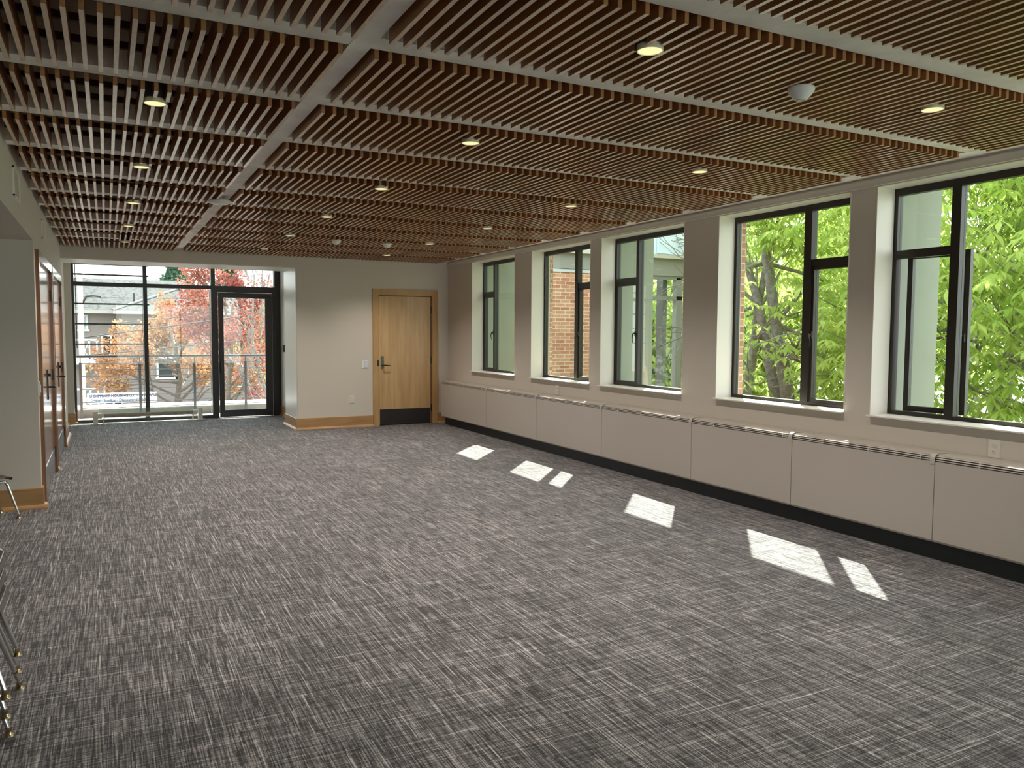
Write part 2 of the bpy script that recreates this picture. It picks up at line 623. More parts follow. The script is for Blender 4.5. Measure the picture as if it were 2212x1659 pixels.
def tag(o, label=None, cat=None, group=None, kind=None):
    if label:
        o['label'] = label
    if cat:
        o['category'] = cat
    if group:
        o['group'] = group
    if kind:
        o['kind'] = kind
    return o


def empty(name, loc=(0, 0, 0), rz=0.0, label=None, cat=None, group=None, kind=None):
    o = bpy.data.objects.new(name, None)
    o.empty_display_size = 0.1
    o.location = loc
    o.rotation_euler = (0, 0, rz)
    COL.objects.link(o)
    return tag(o, label, cat, group, kind)


def struct(o):
    o['kind'] = 'structure'
    return o


def dup(root, loc=None, rz=None, label=None):
    def cp(o, par):
        c = o.copy()
        COL.objects.link(c)
        c.parent = par
        for ch in list(o.children):
            cp(ch, c)
        return c
    r = cp(root, None)
    if loc is not None:
        r.location = loc
    if rz is not None:
        r.rotation_euler = (0, 0, rz)
    if label:
        r['label'] = label
    return r


def text_mesh(name, body, size, m, parent=None, loc=(0, 0, 0), rot=(0, 0, 0), xs=1.0):
    cu = bpy.data.curves.new(name, 'FONT')
    cu.body = body
    cu.size = size
    cu.extrude = 0.002
    cu.offset = 0.004
    t = bpy.data.objects.new(name + '_tmp', cu)
    COL.objects.link(t)
    dg = bpy.context.evaluated_depsgraph_get()
    dg.update()
    me = bpy.data.meshes.new_from_object(t.evaluated_get(dg))
    bpy.data.objects.remove(t)
    me.materials.clear()
    me.materials.append(m)
    for v in me.vertices:
        v.co.x *= xs
    o = bpy.data.objects.new(name, me)
    COL.objects.link(o)
    o.location = loc
    o.rotation_euler = rot
    if parent:
        o.parent = parent
    return o


# ================================================================== SETTING
XL, XR = -0.535, 5.21          # inner faces of the left and the window wall
YF = 12.52                     # face of the far wall
YB = -3.6                      # wall behind the camera
ZC = 3.10                      # deck above the slats
ZH = 2.315                     # lower ceiling of the side alcove
YC = 7.91                      # corner where the left wall starts
YG = 14.93                     # plane of the glazed end

struct(MB().box(-5.0, 5.5, YB - 0.2, 15.05, -0.25, 0.0).build('floor', M_CARPET))
c = MB().box(XL - 0.3, 5.55, YB - 0.2, YF + 0.1, ZC, ZC + 0.15)
struct(c.build('ceiling', M_DECK))
struct(MB().box(-5.0, XL - 0.28, YB - 0.2, YC + 0.2, ZH, ZH + 0.12).build('ceiling', mat('alcove_ceiling_paint', (0.55, 0.53, 0.48), 0.8)))

# left wall: upper band over the alcove opening, the wall with the closets, the pier
w = MB()
w.box(XL - 0.28, XL, YB - 0.2, YC, ZH, ZC)
w.box(XL - 0.28, XL, YC, 8.12, 0, ZC)
w.box(XL - 0.28, XL, 8.12, 9.88, 2.20, ZC)
w.box(XL - 0.28, XL, 9.88, 10.16, 0, ZC)
w.box(XL - 0.28, XL, 10.16, 11.92, 2.20, ZC)
w.box(XL - 0.28, XL, 11.92, YF, 0, ZC)
w.box(XL - 0.5, XL, YF, 13.35, 0, ZC)
w.box(-5.0, XL - 0.28, YC, YC + 0.2, 0, ZC)
w.box(XL - 0.60, XL - 0.28, 8.0, 12.1, 0, 2.4)
struct(w.build('wall_left', M_WALL))
struct(MB().box(-5.2, -5.0, YB - 0.2, YC + 0.2, 0, 2.5).build('wall_alcove', M_WALL))
w = MB()
w.box(-5.2, 0.3, YB - 0.2, YB, 0, ZC)
w.box(4.9, 5.5, YB - 0.2, YB, 0, ZC)
w.box(0.3, 4.9, YB - 0.2, YB, 0, 0.2)
w.box(0.3, 4.9, YB - 0.2, YB, 2.6, ZC)
struct(w.build('wall_back', M_WALL))
w = MB()
for x in (0.3, 1.40, 2.57, 3.74, 4.84):
    w.box(x, x + 0.06, YB - 0.14, YB - 0.06, 0.2, 2.6)
w.box(0.36, 4.84, YB - 0.14, YB - 0.06, 0.2, 0.26)
w.box(0.36, 4.84, YB - 0.14, YB - 0.06, 2.54, 2.6)
struct(w.build('window_10', M_ALU))  # unseen window, added with its opening to bring daylight in from behind
for x in (0.36, 1.46, 2.63, 3.80):
    struct(MB().box(x, x + (1.04 if x < 1 or x > 3 else 1.11), YB - 0.103, YB - 0.097, 0.26, 2.54).build('window_pane', M_GLASS))

# far wall with a door opening at x 3.98-4.915, header beam over the glazed recess, pier
w = MB()
DX0, DX1, DZ = 3.975, 4.915, 2.155
w.box(2.655, DX0, YF, YF + 0.2, 0, ZC)
w.box(DX1, 5.5, YF, YF + 0.2, 0, ZC)
w.box(DX0, DX1, YF, YF + 0.2, DZ, ZC)
w.box(2.655, 2.9, YF + 0.2, 13.42, 0, ZC)
w.box(DX0 - 0.1, DX1 + 0.1, YF + 0.2, YF + 0.26, 0, 2.3)
struct(w.build('wall_far', M_WALL))
struct(MB().box(XL, 2.655, YF, 13.35, 2.545, ZC).build('wall_header', M_WALL))
w = MB()
w.box(2.86, 3.05, 13.42, 15.05, 0, ZC)
struct(w.build('wall_recess_right', M_FARREVEAL))
w = MB()
w.box(-1.0, -0.80, 13.35, 15.05, 0, ZC)
w.box(-0.80, -0.49, 14.80, 15.05, 0, ZC)
struct(w.build('wall_recess_left', M_WALL))
struct(MB().box(-1.0, 3.05, 13.35, 15.05, 2.72, ZC).build('ceiling', M_WALL))
# bright semigloss facing of the pier beside the recess and of the header's underside
struct(MB().box(2.645, 2.6549, YF + 0.01, 13.42, 0.18, 2.545).build('trim_1', M_FARREVEAL))
struct(MB().box(XL, 2.645, YF + 0.004, 13.35, 2.535, 2.5449).build('trim_2', M_FARREVEAL))

# window wall
WINS = [  # y_left(far), y_right(near), mullion far edge, mullion near edge, narrow side
    (11.520, 10.040, 11.125, 11.070, 'far'),
    (9.545, 8.060, 8.715, 8.645, 'near'),
    (7.830, 6.330, 7.390, 7.340, 'far'),
    (5.828, 4.335, 4.960, 4.880, 'near'),
    (4.100, 2.600, 3.625, 3.555, 'far'),
    (2.110, 0.620, 1.245, 1.175, 'near'),  # out of view, added to let more daylight in
    (0.380, -1.110, -0.085, -0.155, 'far'),  # likewise unseen, added for its daylight
]
ZS, ZT = 0.93, 2.665
w = MB()
XO = 5.50
w.box(XR, XO, YB - 0.2, YF + 0.2, 0, ZS)
w.box(XR, XO, YB - 0.2, YF + 0.2, ZT, ZC)
edges = [YF + 0.2]
for a, b_, *_r in WINS:
    edges += [a, b_]
edges.append(YB - 0.2)
for i in range(0, len(edges), 2):
    w.box(XR, XO, edges[i + 1], edges[i], ZS, ZT)
struct(w.build('wall_right', M_WALL))
# reveals and sills: thin linings, wall paint lightened to stand in for daylight
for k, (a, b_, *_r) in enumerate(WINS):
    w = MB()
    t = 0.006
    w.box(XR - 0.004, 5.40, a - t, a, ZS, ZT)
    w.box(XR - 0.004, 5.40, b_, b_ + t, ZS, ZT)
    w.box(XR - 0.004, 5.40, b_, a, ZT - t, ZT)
    w.box(5.158, 5.40, b_, a, ZS - 0.004, ZS + t)  # sill lip added past the wall face to keep sun off the heater
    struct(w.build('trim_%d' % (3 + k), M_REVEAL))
# outer brick skin, slightly proud of the opening
w = MB()
for i in range(0, len(edges), 2):
    w.box(XO, XO + 0.05, edges[i + 1] + 0.0, edges[i], ZS - 3.9, ZT + 0.55)
w.box(XO, XO + 0.05, YB - 0.2, YF + 0.2, -4.0, ZS - 0.02)
w.box(XO, XO + 0.05, YB - 0.2, YF + 0.2, ZT + 0.02, ZT + 0.55)
struct(w.build('wall_exterior', M_BRICK))
# pale structural fins outside, between the windows of a pair
w = MB()
for a, z in ((11.52, 0.2), (7.83, 0.22), (4.10, 0.22), (0.38, 0.22)):
    w.box(5.462, XO + 0.05, a - 0.006, a + z, ZS, ZT)
    w.box(XO + 0.05, 5.965, a - 0.006, a + z, -4.0, 3.0)
struct(w.build('wall_fins', M_FIN))
# eave of this building
struct(MB().box(XO, 6.10, YB - 0.2, 12.45, 3.10, 3.25).build('trim_10', M_GUTTER))

# header band over the windows and edge beam
w = MB()
w.box(5.185, XR + 0.01, YB, YF, 2.676, 2.722)
w.box(5.178, XR + 0.01, YB, YF, 2.668, 2.676)
struct(w.build('trim_11', M_WALL))
struct(MB().box(5.03, 5.24, YB, YF, 2.742, ZC).build('beam', M_BEAM))

# ceiling beams: one long girder, cross beams every 0.925 m
YBM = [1.46 + 0.925 * k for k in range(-5, 12)]
struct(MB().box(0.93, 1.022, YB, YF, 2.742, ZC).build('beam', M_BEAM))
for y in YBM:
    struct(MB().box(XL, 0.93, y - 0.13, y, 2.745, ZC).build('beam', M_BEAM))
    struct(MB().box(1.022, 5.03, y - 0.13, y, 2.745, ZC).build('beam', M_BEAM))

# ------------------------------------------------------------------ baseboards
def base_profile_x(x, sgn):
    """board against a wall at x whose room side is sgn"""
    return ([(x, 0), (x + sgn * 0.016, 0), (x + sgn * 0.016, 0.176), (x + sgn * 0.012, 0.18), (x, 0.18)],
            [(x + sgn * 0.016, 0), (x + sgn * 0.045, 0), (x + sgn * 0.043, 0.012), (x + sgn * 0.034, 0.026), (x + sgn * 0.022, 0.034), (x + sgn * 0.016, 0.036)])


b = MB()
for y0, y1 in ((YC, 8.03), (9.955, 10.085), (11.99, 13.35)):
    p, q = base_profile_x(XL, 1)
    b.extrude(p, y0, y1)
    b.extrude(q, y0, y1)
for p in base_profile_x(YC, -1):
    b.extrude(p, -5.0, XL + (0.016 if p[2][1] > 0.1 else 0.045), 'X')
struct(b.build('baseboard_left', M_BASE))
b = MB()
for x0, x1 in ((2.645, 3.875), (5.015, 5.2)):
    for p in base_profile_x(YF, -1):
        b.extrude(p, x0 - (0.03 if x0 < 3 and p[2][1] < 0.1 else 0), x1, 'X')
p, q = base_profile_x(2.645, -1)
b.extrude(p, YF - 0.016, 13.43)
b.extrude(q, YF - 0.045, 13.45)
p, q = base_profile_x(2.86, -1)
b.extrude(p, 13.43, YG - 0.03)
b.extrude(q, 13.43, YG - 0.03)
struct(b.build('baseboard_far', M_BASE))
b = MB()
for p in base_profile_x(14.80, -1):
    b.extrude(p, -0.80, -0.475 + (0.0 if p[2][1] > 0.1 else 0.03), 'X')
struct(b.build('baseboard_recess', M_BASE))
struct(MB().box(5.06, XR, YB, 12.27, 0, 0.14).build('baseboard_right', M_TOE))

# ------------------------------------------------------------------ windows of the right wall
XF0, XF1 = 5.405, 5.46


def handle_mb(y, z, x, s=1):
    h = MB()
    h.box(x - 0.012, x, y - 0.012, y + 0.012, z - 0.03, z + 0.03)
    h.tube([(x - 0.012, y, z), (x - 0.035, y, z + 0.005), (x - 0.042, y + 0.012 * s, z - 0.03), (x - 0.036, y + 0.02 * s, z - 0.07), (x - 0.030, y + 0.012 * s, z - 0.105)], [0.009, 0.010, 0.008, 0.006, 0.004], 8)
    return h


for k, (a, b_, m0, m1, side) in enumerate(WINS):
    n = k + 1
    root = empty('window_%d' % n, (5.43, (a + b_) / 2, ZS), kind='structure')
    cx, cy, cz = root.location

    def L(mbx, name, m, **kw):
        for i, v in enumerate(mbx.v):
            mbx.v[i] = (v[0] - cx, v[1] - cy, v[2] - cz)
        return mbx.build(name, m, root, **kw)
    f = MB()
    f.box(XF0, XF1, a - 0.035, a, ZS, ZT)
    f.box(XF0, XF1, b_, b_ + 0.035, ZS, ZT)
    f.box(XF0, XF1, b_ + 0.035, a - 0.035, ZT - 0.058, ZT)
    f.box(XF0, XF1, b_ + 0.035, a - 0.035, ZS, ZS + 0.035)
    L(f, 'window_frame', M_FRAME)
    L(MB().box(XF0 - 0.012, XF1, m1, m0, ZS + 0.035, ZT - 0.058), 'mullion', M_FRAME)
    if side == 'far':
        n0, n1, w0, w1 = a - 0.035, m0, m1, b_ + 0.035
    else:
        n0, n1, w0, w1 = m1, b_ + 0.035, a - 0.035, m0
    # n0..n1 narrow light (far..near), w0..w1 wide light
    L(MB().box(XF0 - 0.004, XF1, n1, n0, 2.128, 2.190), 'transom_bar', M_FRAME)
    L(MB().box(5.432, 5.438, w1, w0, ZS + 0.035, ZT - 0.058), 'pane', M_GLASS)
    L(MB().box(5.432, 5.438, n1, n0, 2.190, ZT - 0.058), 'pane', M_GLASS)
    s = MB()
    st = 0.026
    z0, z1 = ZS + 0.035, 2.128
    if n != 5:
        s.box(XF0 + 0.004, XF1 + 0.006, n0 - st, n0, z0, z1)
        s.box(XF0 + 0.004, XF1 + 0.006, n1, n1 + st, z0, z1)
        s.box(XF0 + 0.004, XF1 + 0.006, n1 + st, n0 - st, z0, z0 + st)
        s.box(XF0 + 0.004, XF1 + 0.006, n1 + st, n0 - st, z1 - st, z1)
        L(s, 'sash', M_FRAME)
        L(MB().box(5.434, 5.440, n1 + st, n0 - st, z0 + st, z1 - st), 'pane', M_GLASS)
        hy = n1 + 0.013 if side == 'far' else n0 - 0.013
        L(handle_mb(hy, 1.545, XF0 + 0.004, 1 if side == 'far' else -1), 'handle', M_BRONZE)
    else:
        # the sash stands ajar, pushed outwards on its stays
        p0 = Vector((5.485, 4.010))
        ang = math.radians(8)
        d = Vector((math.sin(ang), -math.cos(ang)))
        nrm = Vector((math.cos(ang), math.sin(ang)))
        wd = 0.455

        def bar(u0, u1, za, zb, t0=-0.022, t1=0.022):
            pr = [p0 + d * u0 + nrm * t0, p0 + d * u1 + nrm * t0, p0 + d * u1 + nrm * t1, p0 + d * u0 + nrm * t1]
            return [(q.x, q.y) for q in pr], za, zb
        for u0, u1, za, zb in ((0, 0.038, z0, 2.165), (wd - 0.046, wd, z0, 2.165), (0.038, wd - 0.046, z0, z0 + 0.04), (0.038, wd - 0.046, 2.125, 2.165)):
            pr, za, zb = bar(u0, u1, za, zb)
            s.extrude(pr, za, zb, 'Z')
        L(s, 'sash', M_FRAME)
        pr, za, zb = bar(0.038, wd - 0.046, z0 + 0.04, 2.125, -0.003, 0.003)
        L(MB().extrude(pr, za, zb, 'Z'), 'pane', M_GLASS)
        hp = p0 + d * (wd - 0.02)
        h = MB()
        h.box(hp.x - 0.04, hp.x - 0.02, hp.y - 0.012, hp.y + 0.012, 1.50, 1.56)
        h.tube([(hp.x - 0.03, hp.y, 1.545), (hp.x - 0.075, hp.y + 0.02, 1.545), (hp.x - 0.085, hp.y + 0.10, 1.54)], 0.007, 8)
        L(h, 'handle', M_BRONZE)

# ------------------------------------------------------------------ glazed end with its door
root = empty('window_8', (1.1, YG, 0), kind='structure')


def G(mbx, name, m, par=None, **kw):
    for i, v in enumerate(mbx.v):
        mbx.v[i] = (v[0] - 1.1, v[1] - YG, v[2])
    return mbx.build(name, m, par or root, **kw)


f = MB()
f.box(-0.525, -0.455, YG - 0.06, YG + 0.06, 0, 2.72)
f.box(2.76, 2.86, YG - 0.06, YG + 0.06, 0, 2.72)
f.box(-0.455, 2.76, YG - 0.06, YG + 0.06, 2.66, 2.72)
f.box(-0.455, 1.66, YG - 0.06, YG + 0.06, 0, 0.052)
G(f, 'frame', M_ALU)
G(MB().box(0.578, 0.640, YG - 0.07, YG + 0.05, 0.052, 2.66), 'mullion', M_ALU)
G(MB().box(1.665, 1.735, YG - 0.07, YG + 0.05, 0.0, 2.66), 'mullion', M_ALU)
G(MB().box(-0.455, 2.76, YG - 0.065, YG + 0.05, 2.285, 2.350), 'transom_bar', M_ALU)
for x0, x1, z0, z1 in ((-0.455, 0.578, 0.052, 2.285), (0.640, 1.665, 0.052, 2.285), (-0.455, 0.578, 2.35, 2.66), (0.640, 1.665, 2.35, 2.66), (1.735, 2.76, 2.35, 2.66)):
    G(MB().box(x0, x1, YG + 0.0, YG + 0.006, z0, z1), 'pane', M_GLASS)
# the bright inner glazing beads at the right of each light
for x in (0.560, 1.640, 2.742):
    G(MB().box(x, x + 0.008, YG - 0.025, YG - 0.005, 0.052 if x < 2 else 2.35, 2.285 if x < 2 else 2.66), 'glazing_bead', M_REVEAL)

droot = empty('door_4', (2.25, YG, 0), kind='structure')


def D(mbx, name, m, par=None, **kw):
    for i, v in enumerate(mbx.v):
        mbx.v[i] = (v[0] - 2.25, v[1] - YG, v[2])
    return mbx.build(name, m, par or droot, **kw)


f = MB()
f.box(1.735, 1.775, YG - 0.05, YG + 0.05, 0, 2.285)
f.box(2.715, 2.76, YG - 0.05, YG + 0.05, 0, 2.285)
f.box(1.775, 2.715, YG - 0.05, YG + 0.05, 2.24, 2.285)
D(f, 'door_frame', M_ALU)
f = MB()
f.box(1.782, 1.865, YG - 0.075, YG - 0.03, 0.012, 2.232)
f.box(2.585, 2.708, YG - 0.075, YG - 0.03, 0.012, 2.232)
f.box(1.865, 2.585, YG - 0.075, YG - 0.03, 0.012, 0.135)
f.box(1.865, 2.585, YG - 0.075, YG - 0.03, 2.145, 2.232)
D(f, 'door_leaf', M_ALU)
D(MB().box(1.865, 2.585, YG - 0.055, YG - 0.049, 0.135, 2.145), 'pane', M_GLASS)
h = MB()
h.box(1.795, 1.825, YG - 0.085, YG - 0.075, 0.86, 1.03)
h.tube([(1.81, YG - 0.085, 1.01), (1.81, YG - 0.125, 1.01), (1.812, YG - 0.125, 0.84), (1.812, YG - 0.10, 0.80)], 0.010, 8)
D(h, 'handle', M_BRONZE)
h = MB()
h.box(2.38, 2.68, YG - 0.125, YG - 0.076, 2.135, 2.195)
h.box(2.05, 2.40, YG - 0.10, YG - 0.085, 2.205, 2.218)
D(h, 'door_closer', M_BRONZE)

# ------------------------------------------------------------------ the wooden door in the far wall
droot = empty('door_3', (4.45, YF, 0), kind='structure')


def D3(mbx, name, m, par=None, **kw):
    for i, v in enumerate(mbx.v):
        mbx.v[i] = (v[0] - 4.45, v[1] - YF, v[2])
    return mbx.build(name, m, par or droot, **kw)


f = MB()
cw = 0.098
# casing with mitred corners
y0, y1 = YF - 0.022, YF + 0.002
f.extrude([(DX0 - cw, 0), (DX0, 0), (DX0, DZ), (DX0 - cw, DZ + cw)], y0, y1)
f.extrude([(DX1, 0), (DX1 + cw, 0), (DX1 + cw, DZ + cw), (DX1, DZ)], y0, y1)
f.extrude([(DX0 - cw, DZ + cw), (DX0, DZ), (DX1, DZ), (DX1 + cw, DZ + cw)], y0, y1)
D3(f, 'door_casing', M_CASING)
f = MB()
f.box(DX0, DX0 + 0.012, YF, YF + 0.09, 0, DZ)
f.box(DX1 - 0.012, DX1, YF, YF + 0.09, 0, DZ)
f.box(DX0, DX1, YF, YF + 0.09, DZ - 0.012, DZ)
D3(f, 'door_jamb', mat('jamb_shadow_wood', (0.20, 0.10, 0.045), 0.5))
leaf = D3(MB().box(DX0 + 0.015, DX1 - 0.020, YF + 0.012, YF + 0.056, 0.012, DZ - 0.016), 'door_leaf', M_DOOR)
D3(MB().box(DX0 + 0.024, DX1 - 0.030, YF + 0.006, YF + 0.012, 0.014, 0.268), 'kick_plate', M_KICK)
h = MB()
h.box(4.022, 4.068, YF - 0.002, YF + 0.012, 0.945, 1.150)
D3(h, 'lock_plate', mat('lock_steel', (0.12, 0.125, 0.11), 0.35, metal=0.8))
h = MB().lathe(0, 0, [(0.010, 0), (0.010, 0.012), (0.006, 0.014)], 16)
for i, v in enumerate(h.v):
    h.v[i] = (4.046 + v[0], YF - 0.002 - v[2], 1.103 + v[1])
D3(h, 'keyhole_rose', M_CHROME, smooth=True)
h = MB().tube([(4.045, YF, 1.0), (4.045, YF - 0.055, 1.0), (4.07, YF - 0.06, 1.003), (4.12, YF - 0.058, 1.0), (4.165, YF - 0.055, 0.996)], [0.012, 0.012, 0.011, 0.008, 0.006], 10)
D3(h, 'lever_handle', M_BRONZE, smooth=True)
D3(MB().box(DX0 - 0.030, DX0 + 0.002, YF - 0.027, YF - 0.018, 0.990, 1.085), 'strike_plate', M_BRONZE)
for z in (1.92, 1.08, 0.27):
    D3(MB().box(DX1 - 0.022, DX1 - 0.004, YF - 0.008, YF + 0.014, z - 0.06, z + 0.06), 'hinge', M_BRONZE)

# ------------------------------------------------------------------ closet double doors in the left wall
def closet(n, ya, yb):
    root = empty('door_%d' % n, (XL, (ya + yb) / 2, 0), kind='structure')
    cy = (ya + yb) / 2

    def C(mbx, name, m, par=None, **kw):
        for i, v in enumerate(mbx.v):
            mbx.v[i] = (v[0] - XL, v[1] - cy, v[2])
        return mbx.build(name, m, par or root, **kw)
    x0, x1 = XL - 0.002, XL + 0.030
    zt = 2.165
    cw = 0.085
    f = MB()
    f.extrude([(ya - cw, 0), (ya, 0), (ya, zt), (ya - cw, zt + cw)], x0, x1, 'X')
    f.extrude([(yb, 0), (yb + cw, 0), (yb + cw, zt + cw), (yb, zt)], x0, x1, 'X')
    f.extrude([(ya - cw, zt + cw), (ya, zt), (yb, zt), (yb + cw, zt + cw)], x0, x1, 'X')
    C(f, 'door_casing', M_CASING_L)
    f = MB()
    f.box(XL - 0.10, XL, ya, ya + 0.02, 0, zt)
    f.box(XL - 0.10, XL, yb - 0.02, yb, 0, zt)
    f.box(XL - 0.10, XL, ya, yb, zt - 0.02, zt)
    C(f, 'door_jamb', M_CASING_L)
    ym = cy
    for a, b_, s in ((ya + 0.023, ym - 0.003, 0), (ym + 0.003, yb - 0.023, 1)):
        lf = C(MB().box(XL - 0.040, XL + 0.004, a, b_, 0.014, zt - 0.024), 'door_leaf', M_DOOR_L)
        kp = MB().box(XL + 0.004, XL + 0.008, a + 0.02, b_ - 0.02, 0.02, 0.27)
        C(kp, 'kick_plate', M_KICK_L)
        hy = ya + 0.012 if s == 0 else yb - 0.012
        for z in (1.92, 1.07, 0.22):
            C(MB().box(XL - 0.004, XL + 0.018, hy - 0.010, hy + 0.022, z - 0.06, z + 0.06), 'hinge', M_BRONZE)
    h = MB()
    h.box(XL + 0.004, XL + 0.014, ym + 0.045, ym + 0.090, 0.86, 1.16)
    C(h, 'lock_plate', M_BRONZE)
    h = MB().tube([(XL + 0.012, ym + 0.068, 0.985), (XL + 0.068, ym + 0.068, 0.985), (XL + 0.070, ym + 0.10, 0.985), (XL + 0.066, ym + 0.17, 0.983)], 0.010, 10)
    C(h, 'lever_handle', M_BRONZE, smooth=True)
    h = MB().tube([(XL + 0.012, ym + 0.068, 1.105), (XL + 0.036, ym + 0.068, 1.105)], 0.016, 12)
    C(h, 'thumb_turn', M_BRONZE)


closet(1, 8.12, 9.88)
closet(2, 10.16, 11.92)

# ================================================================== THINGS
ORD = ['first', 'second', 'third', 'fourth', 'fifth', 'sixth', 'seventh', 'eighth', 'ninth', 'tenth', 'eleventh', 'twelfth']
LX = [0.25, 2.0, 3.785]
LY = [2.67, 4.45, 6.20, 7.97, 9.73, 11.48]
ZL = 2.699
LAMPS = [(x, y) for x in LX for y in LY if not (x < 1 and y < 3)]
Z0S, Z1S = 2.705, 2.795
SENSORS = [(2.93, 2.72, 0.062), (2.61, 9.93, 0.06), (3.29, 9.97, 0.06)]


def slat_mesh(y0, y1, segs):
    b = MB()
    for a, c_ in segs:
        b.box(-0.0092, 0.0092, a - y0, c_ - y0, 0, Z1S - Z0S)
    b.mi = [1 if i % 6 == 0 else 0 for i in range(len(b.f))]
    me_o = b.build('slat', [M_SLAT, M_SLATEDGE])
    me = me_o.data
    bpy.data.objects.remove(me_o)
    return me


MESHC = {}
PITCH_S = 0.0602
xs_left = [-0.465 + 0.0592 * i for i in range(24)]
xs_right = [1.052 + 0.0603 * i for i in range(66)]
for k in range(12):
    ya = 1.46 + 0.925 * k + 0.004
    yb = ya + 0.735 if k < 11 else YF - 0.02
    row = 11 - k
    rowtxt = 'nearest the far wall' if row == 0 else '%s row out from the far wall' % ORD[row]
    for sidename, xs in (('left', xs_left), ('right', xs_right)):
        if sidename == 'left' and k == 0:
            continue
        if sidename == 'left':
            lab = 'brown slat ceiling panel left of the long beam, ' + rowtxt
        else:
            lab = 'brown slat ceiling panel right of the long beam, ' + rowtxt
        xm = (xs[0] + xs[-1]) / 2
        root = empty('slat_ceiling_panel', (xm, ya, Z0S), 0, lab, 'ceiling panel', 'wooden slat panels hung between the ceiling beams')
        for x in xs:
            segs = [(ya, yb)]
            for (lx, ly) in LAMPS:
                r = 0.062
                if abs(x - lx) < r and ya < ly < yb:
                    hw = math.sqrt(max(r * r - max(0, abs(x - lx) - 0.0) ** 2, 1e-4))
                    segs = [(ya, ly - hw), (ly + hw, yb)]
            key = tuple((round(a - ya, 3), round(c_ - ya, 3)) for a, c_ in segs)
            if key not in MESHC:
                MESHC[key] = slat_mesh(ya, yb, segs)
            o = bpy.data.objects.new('slat', MESHC[key])
            o.location = (x - xm, 0, 0)
            COL.objects.link(o)
            o.parent = root
        b = MB()
        x0, x1 = (XL + 0.01, 0.925) if sidename == 'left' else (1.03, 5.02)
        for fy in ((0.13, 0.40, 0.66) if k < 11 else (0.2, 0.6)):
            b.box(x0 - xm, x1 - xm, fy - 0.012, fy + 0.012, Z1S - Z0S, Z1S - Z0S + 0.03)
        b.build('hanging_runner', M_RUNNER, root)

# ------------------------------------------------------------------ downlights
def make_downlight():
    root = empty('downlight', (0, 0, ZL))
    b = MB().lathe(0, 0, [(0.046, 0.012), (0.051, 0.0), (0.053, 0.0), (0.053, 0.02), (0.050, 0.30), (0.0, 0.30)], 32, cap=False)
    b.build('housing', mat('lamp_can', (0.12, 0.10, 0.085), 0.6), root, smooth=True)
    b = MB().lathe(0, 0, [(0.0535, 0.020), (0.0545, -0.002), (0.0515, -0.003), (0.0495, 0.000), (0.0495, 0.004)], 32, cap=False)
    b.build('trim_ring', M_LAMPIN, root, smooth=True)
    b = MB().lathe(0, 0, [(0.0, 0.000), (0.0495, 0.000)], 32, cap=False)
    b.build('lens', M_LAMP, root)
    ld = bpy.data.lights.new('lamp_light', 'SPOT')
    ld.energy = LAMP_W
    ld.color = (1.0, 0.90, 0.80)
    ld.spot_size = math.radians(128)
    ld.spot_blend = 1.0
    ld.shadow_soft_size = 0.04
    lo = bpy.data.objects.new('lamp_light', ld)
    COL.objects.link(lo)
    lo.parent = root
    lo.location = (0, 0, -0.012)
    return root


LAMP_W = 95
dl = make_downlight()
first = True
rown = {0: 'nearest the far wall', 1: 'second out from the far wall', 2: 'third out from the far wall', 3: 'fourth out from the far wall', 4: 'fifth out from the far wall', 5: 'farthest from the far wall'}
for (x, y) in LAMPS:
    i = 5 - LY.index(y)
    ln = 'in the left bay of slats' if x < 1 else ('in the middle line of slats' if x < 3 else 'in the line beside the windows')
    lab = 'round lit warm downlight %s, %s' % (ln, rown[i])
    if first:
        dl.location = (x, y, ZL)
        r_ = dl
        first = False
    else:
        r_ = dup(dl, (x, y, ZL))
    tag(r_, lab, 'downlight', 'round warm downlights between the ceiling slats')

# ------------------------------------------------------------------ ceiling sensors
def sensor(x, y, r, label):
    root = empty('ceiling_sensor', (x, y, Z0S), 0, label, 'sensor', 'white cone shaped ceiling sensors')
    MB().lathe(0, 0, [(0.0, 0.0), (r * 0.94, 0.0), (r, -0.006), (r * 0.98, -0.016), (r * 0.80, -0.034), (r * 0.48, -0.055), (r * 0.42, -0.058)], 32, cap=True).build('housing', M_WHITE, root, smooth=True)
    MB().lathe(0, 0, [(r * 0.36, -0.0575), (r * 0.34, -0.061), (r * 0.15, -0.063), (0.0, -0.064)], 24, cap=False).build('lens', mat('sensor_lens', (0.35, 0.35, 0.33), 0.3), root, smooth=True)


sensor(2.93, 2.74, 0.062, 'white cone ceiling sensor near the windows, large and close by')
sensor(2.61, 9.93, 0.06, 'small far white ceiling sensor on the slats, the left one of two')
sensor(3.29, 9.97, 0.06, 'small far white ceiling sensor on the slats, the right one of two')
root = empty('wireless_access_point', (0.93, 7.52, 2.742), 0, 'white shallow round wireless access point under the long ceiling beam', 'access point')
MB().lathe(0, 0, [(0.03, 0.0), (0.03, -0.034), (0.102, -0.034), (0.105, -0.042), (0.10, -0.050), (0.07, -0.062), (0.0, -0.068)], 40, cap=False).build('housing', M_WHITE, root, smooth=True)

# ------------------------------------------------------------------ heater covers along the window wall
HJ = [12.27, 10.515, 8.985, 7.455, 5.908, 4.657, 3.400, 2.15, 0.90, -0.35]
hn = ['grey beige metal heater cover in the corner by the wooden door', 'grey beige metal heater cover below the narrow gap of the two far windows',
      'grey beige metal heater cover under the socket near the brick view window', 'grey beige metal heater cover below the third window',
      'grey beige metal heater cover below the pier left of the tree trunk window', 'grey beige metal heater cover below the tree trunk window',
      'grey beige metal heater cover left of the wide dark joint at right', 'grey beige metal heater cover at the right edge of the photo',
      'grey beige metal heater cover out of frame']
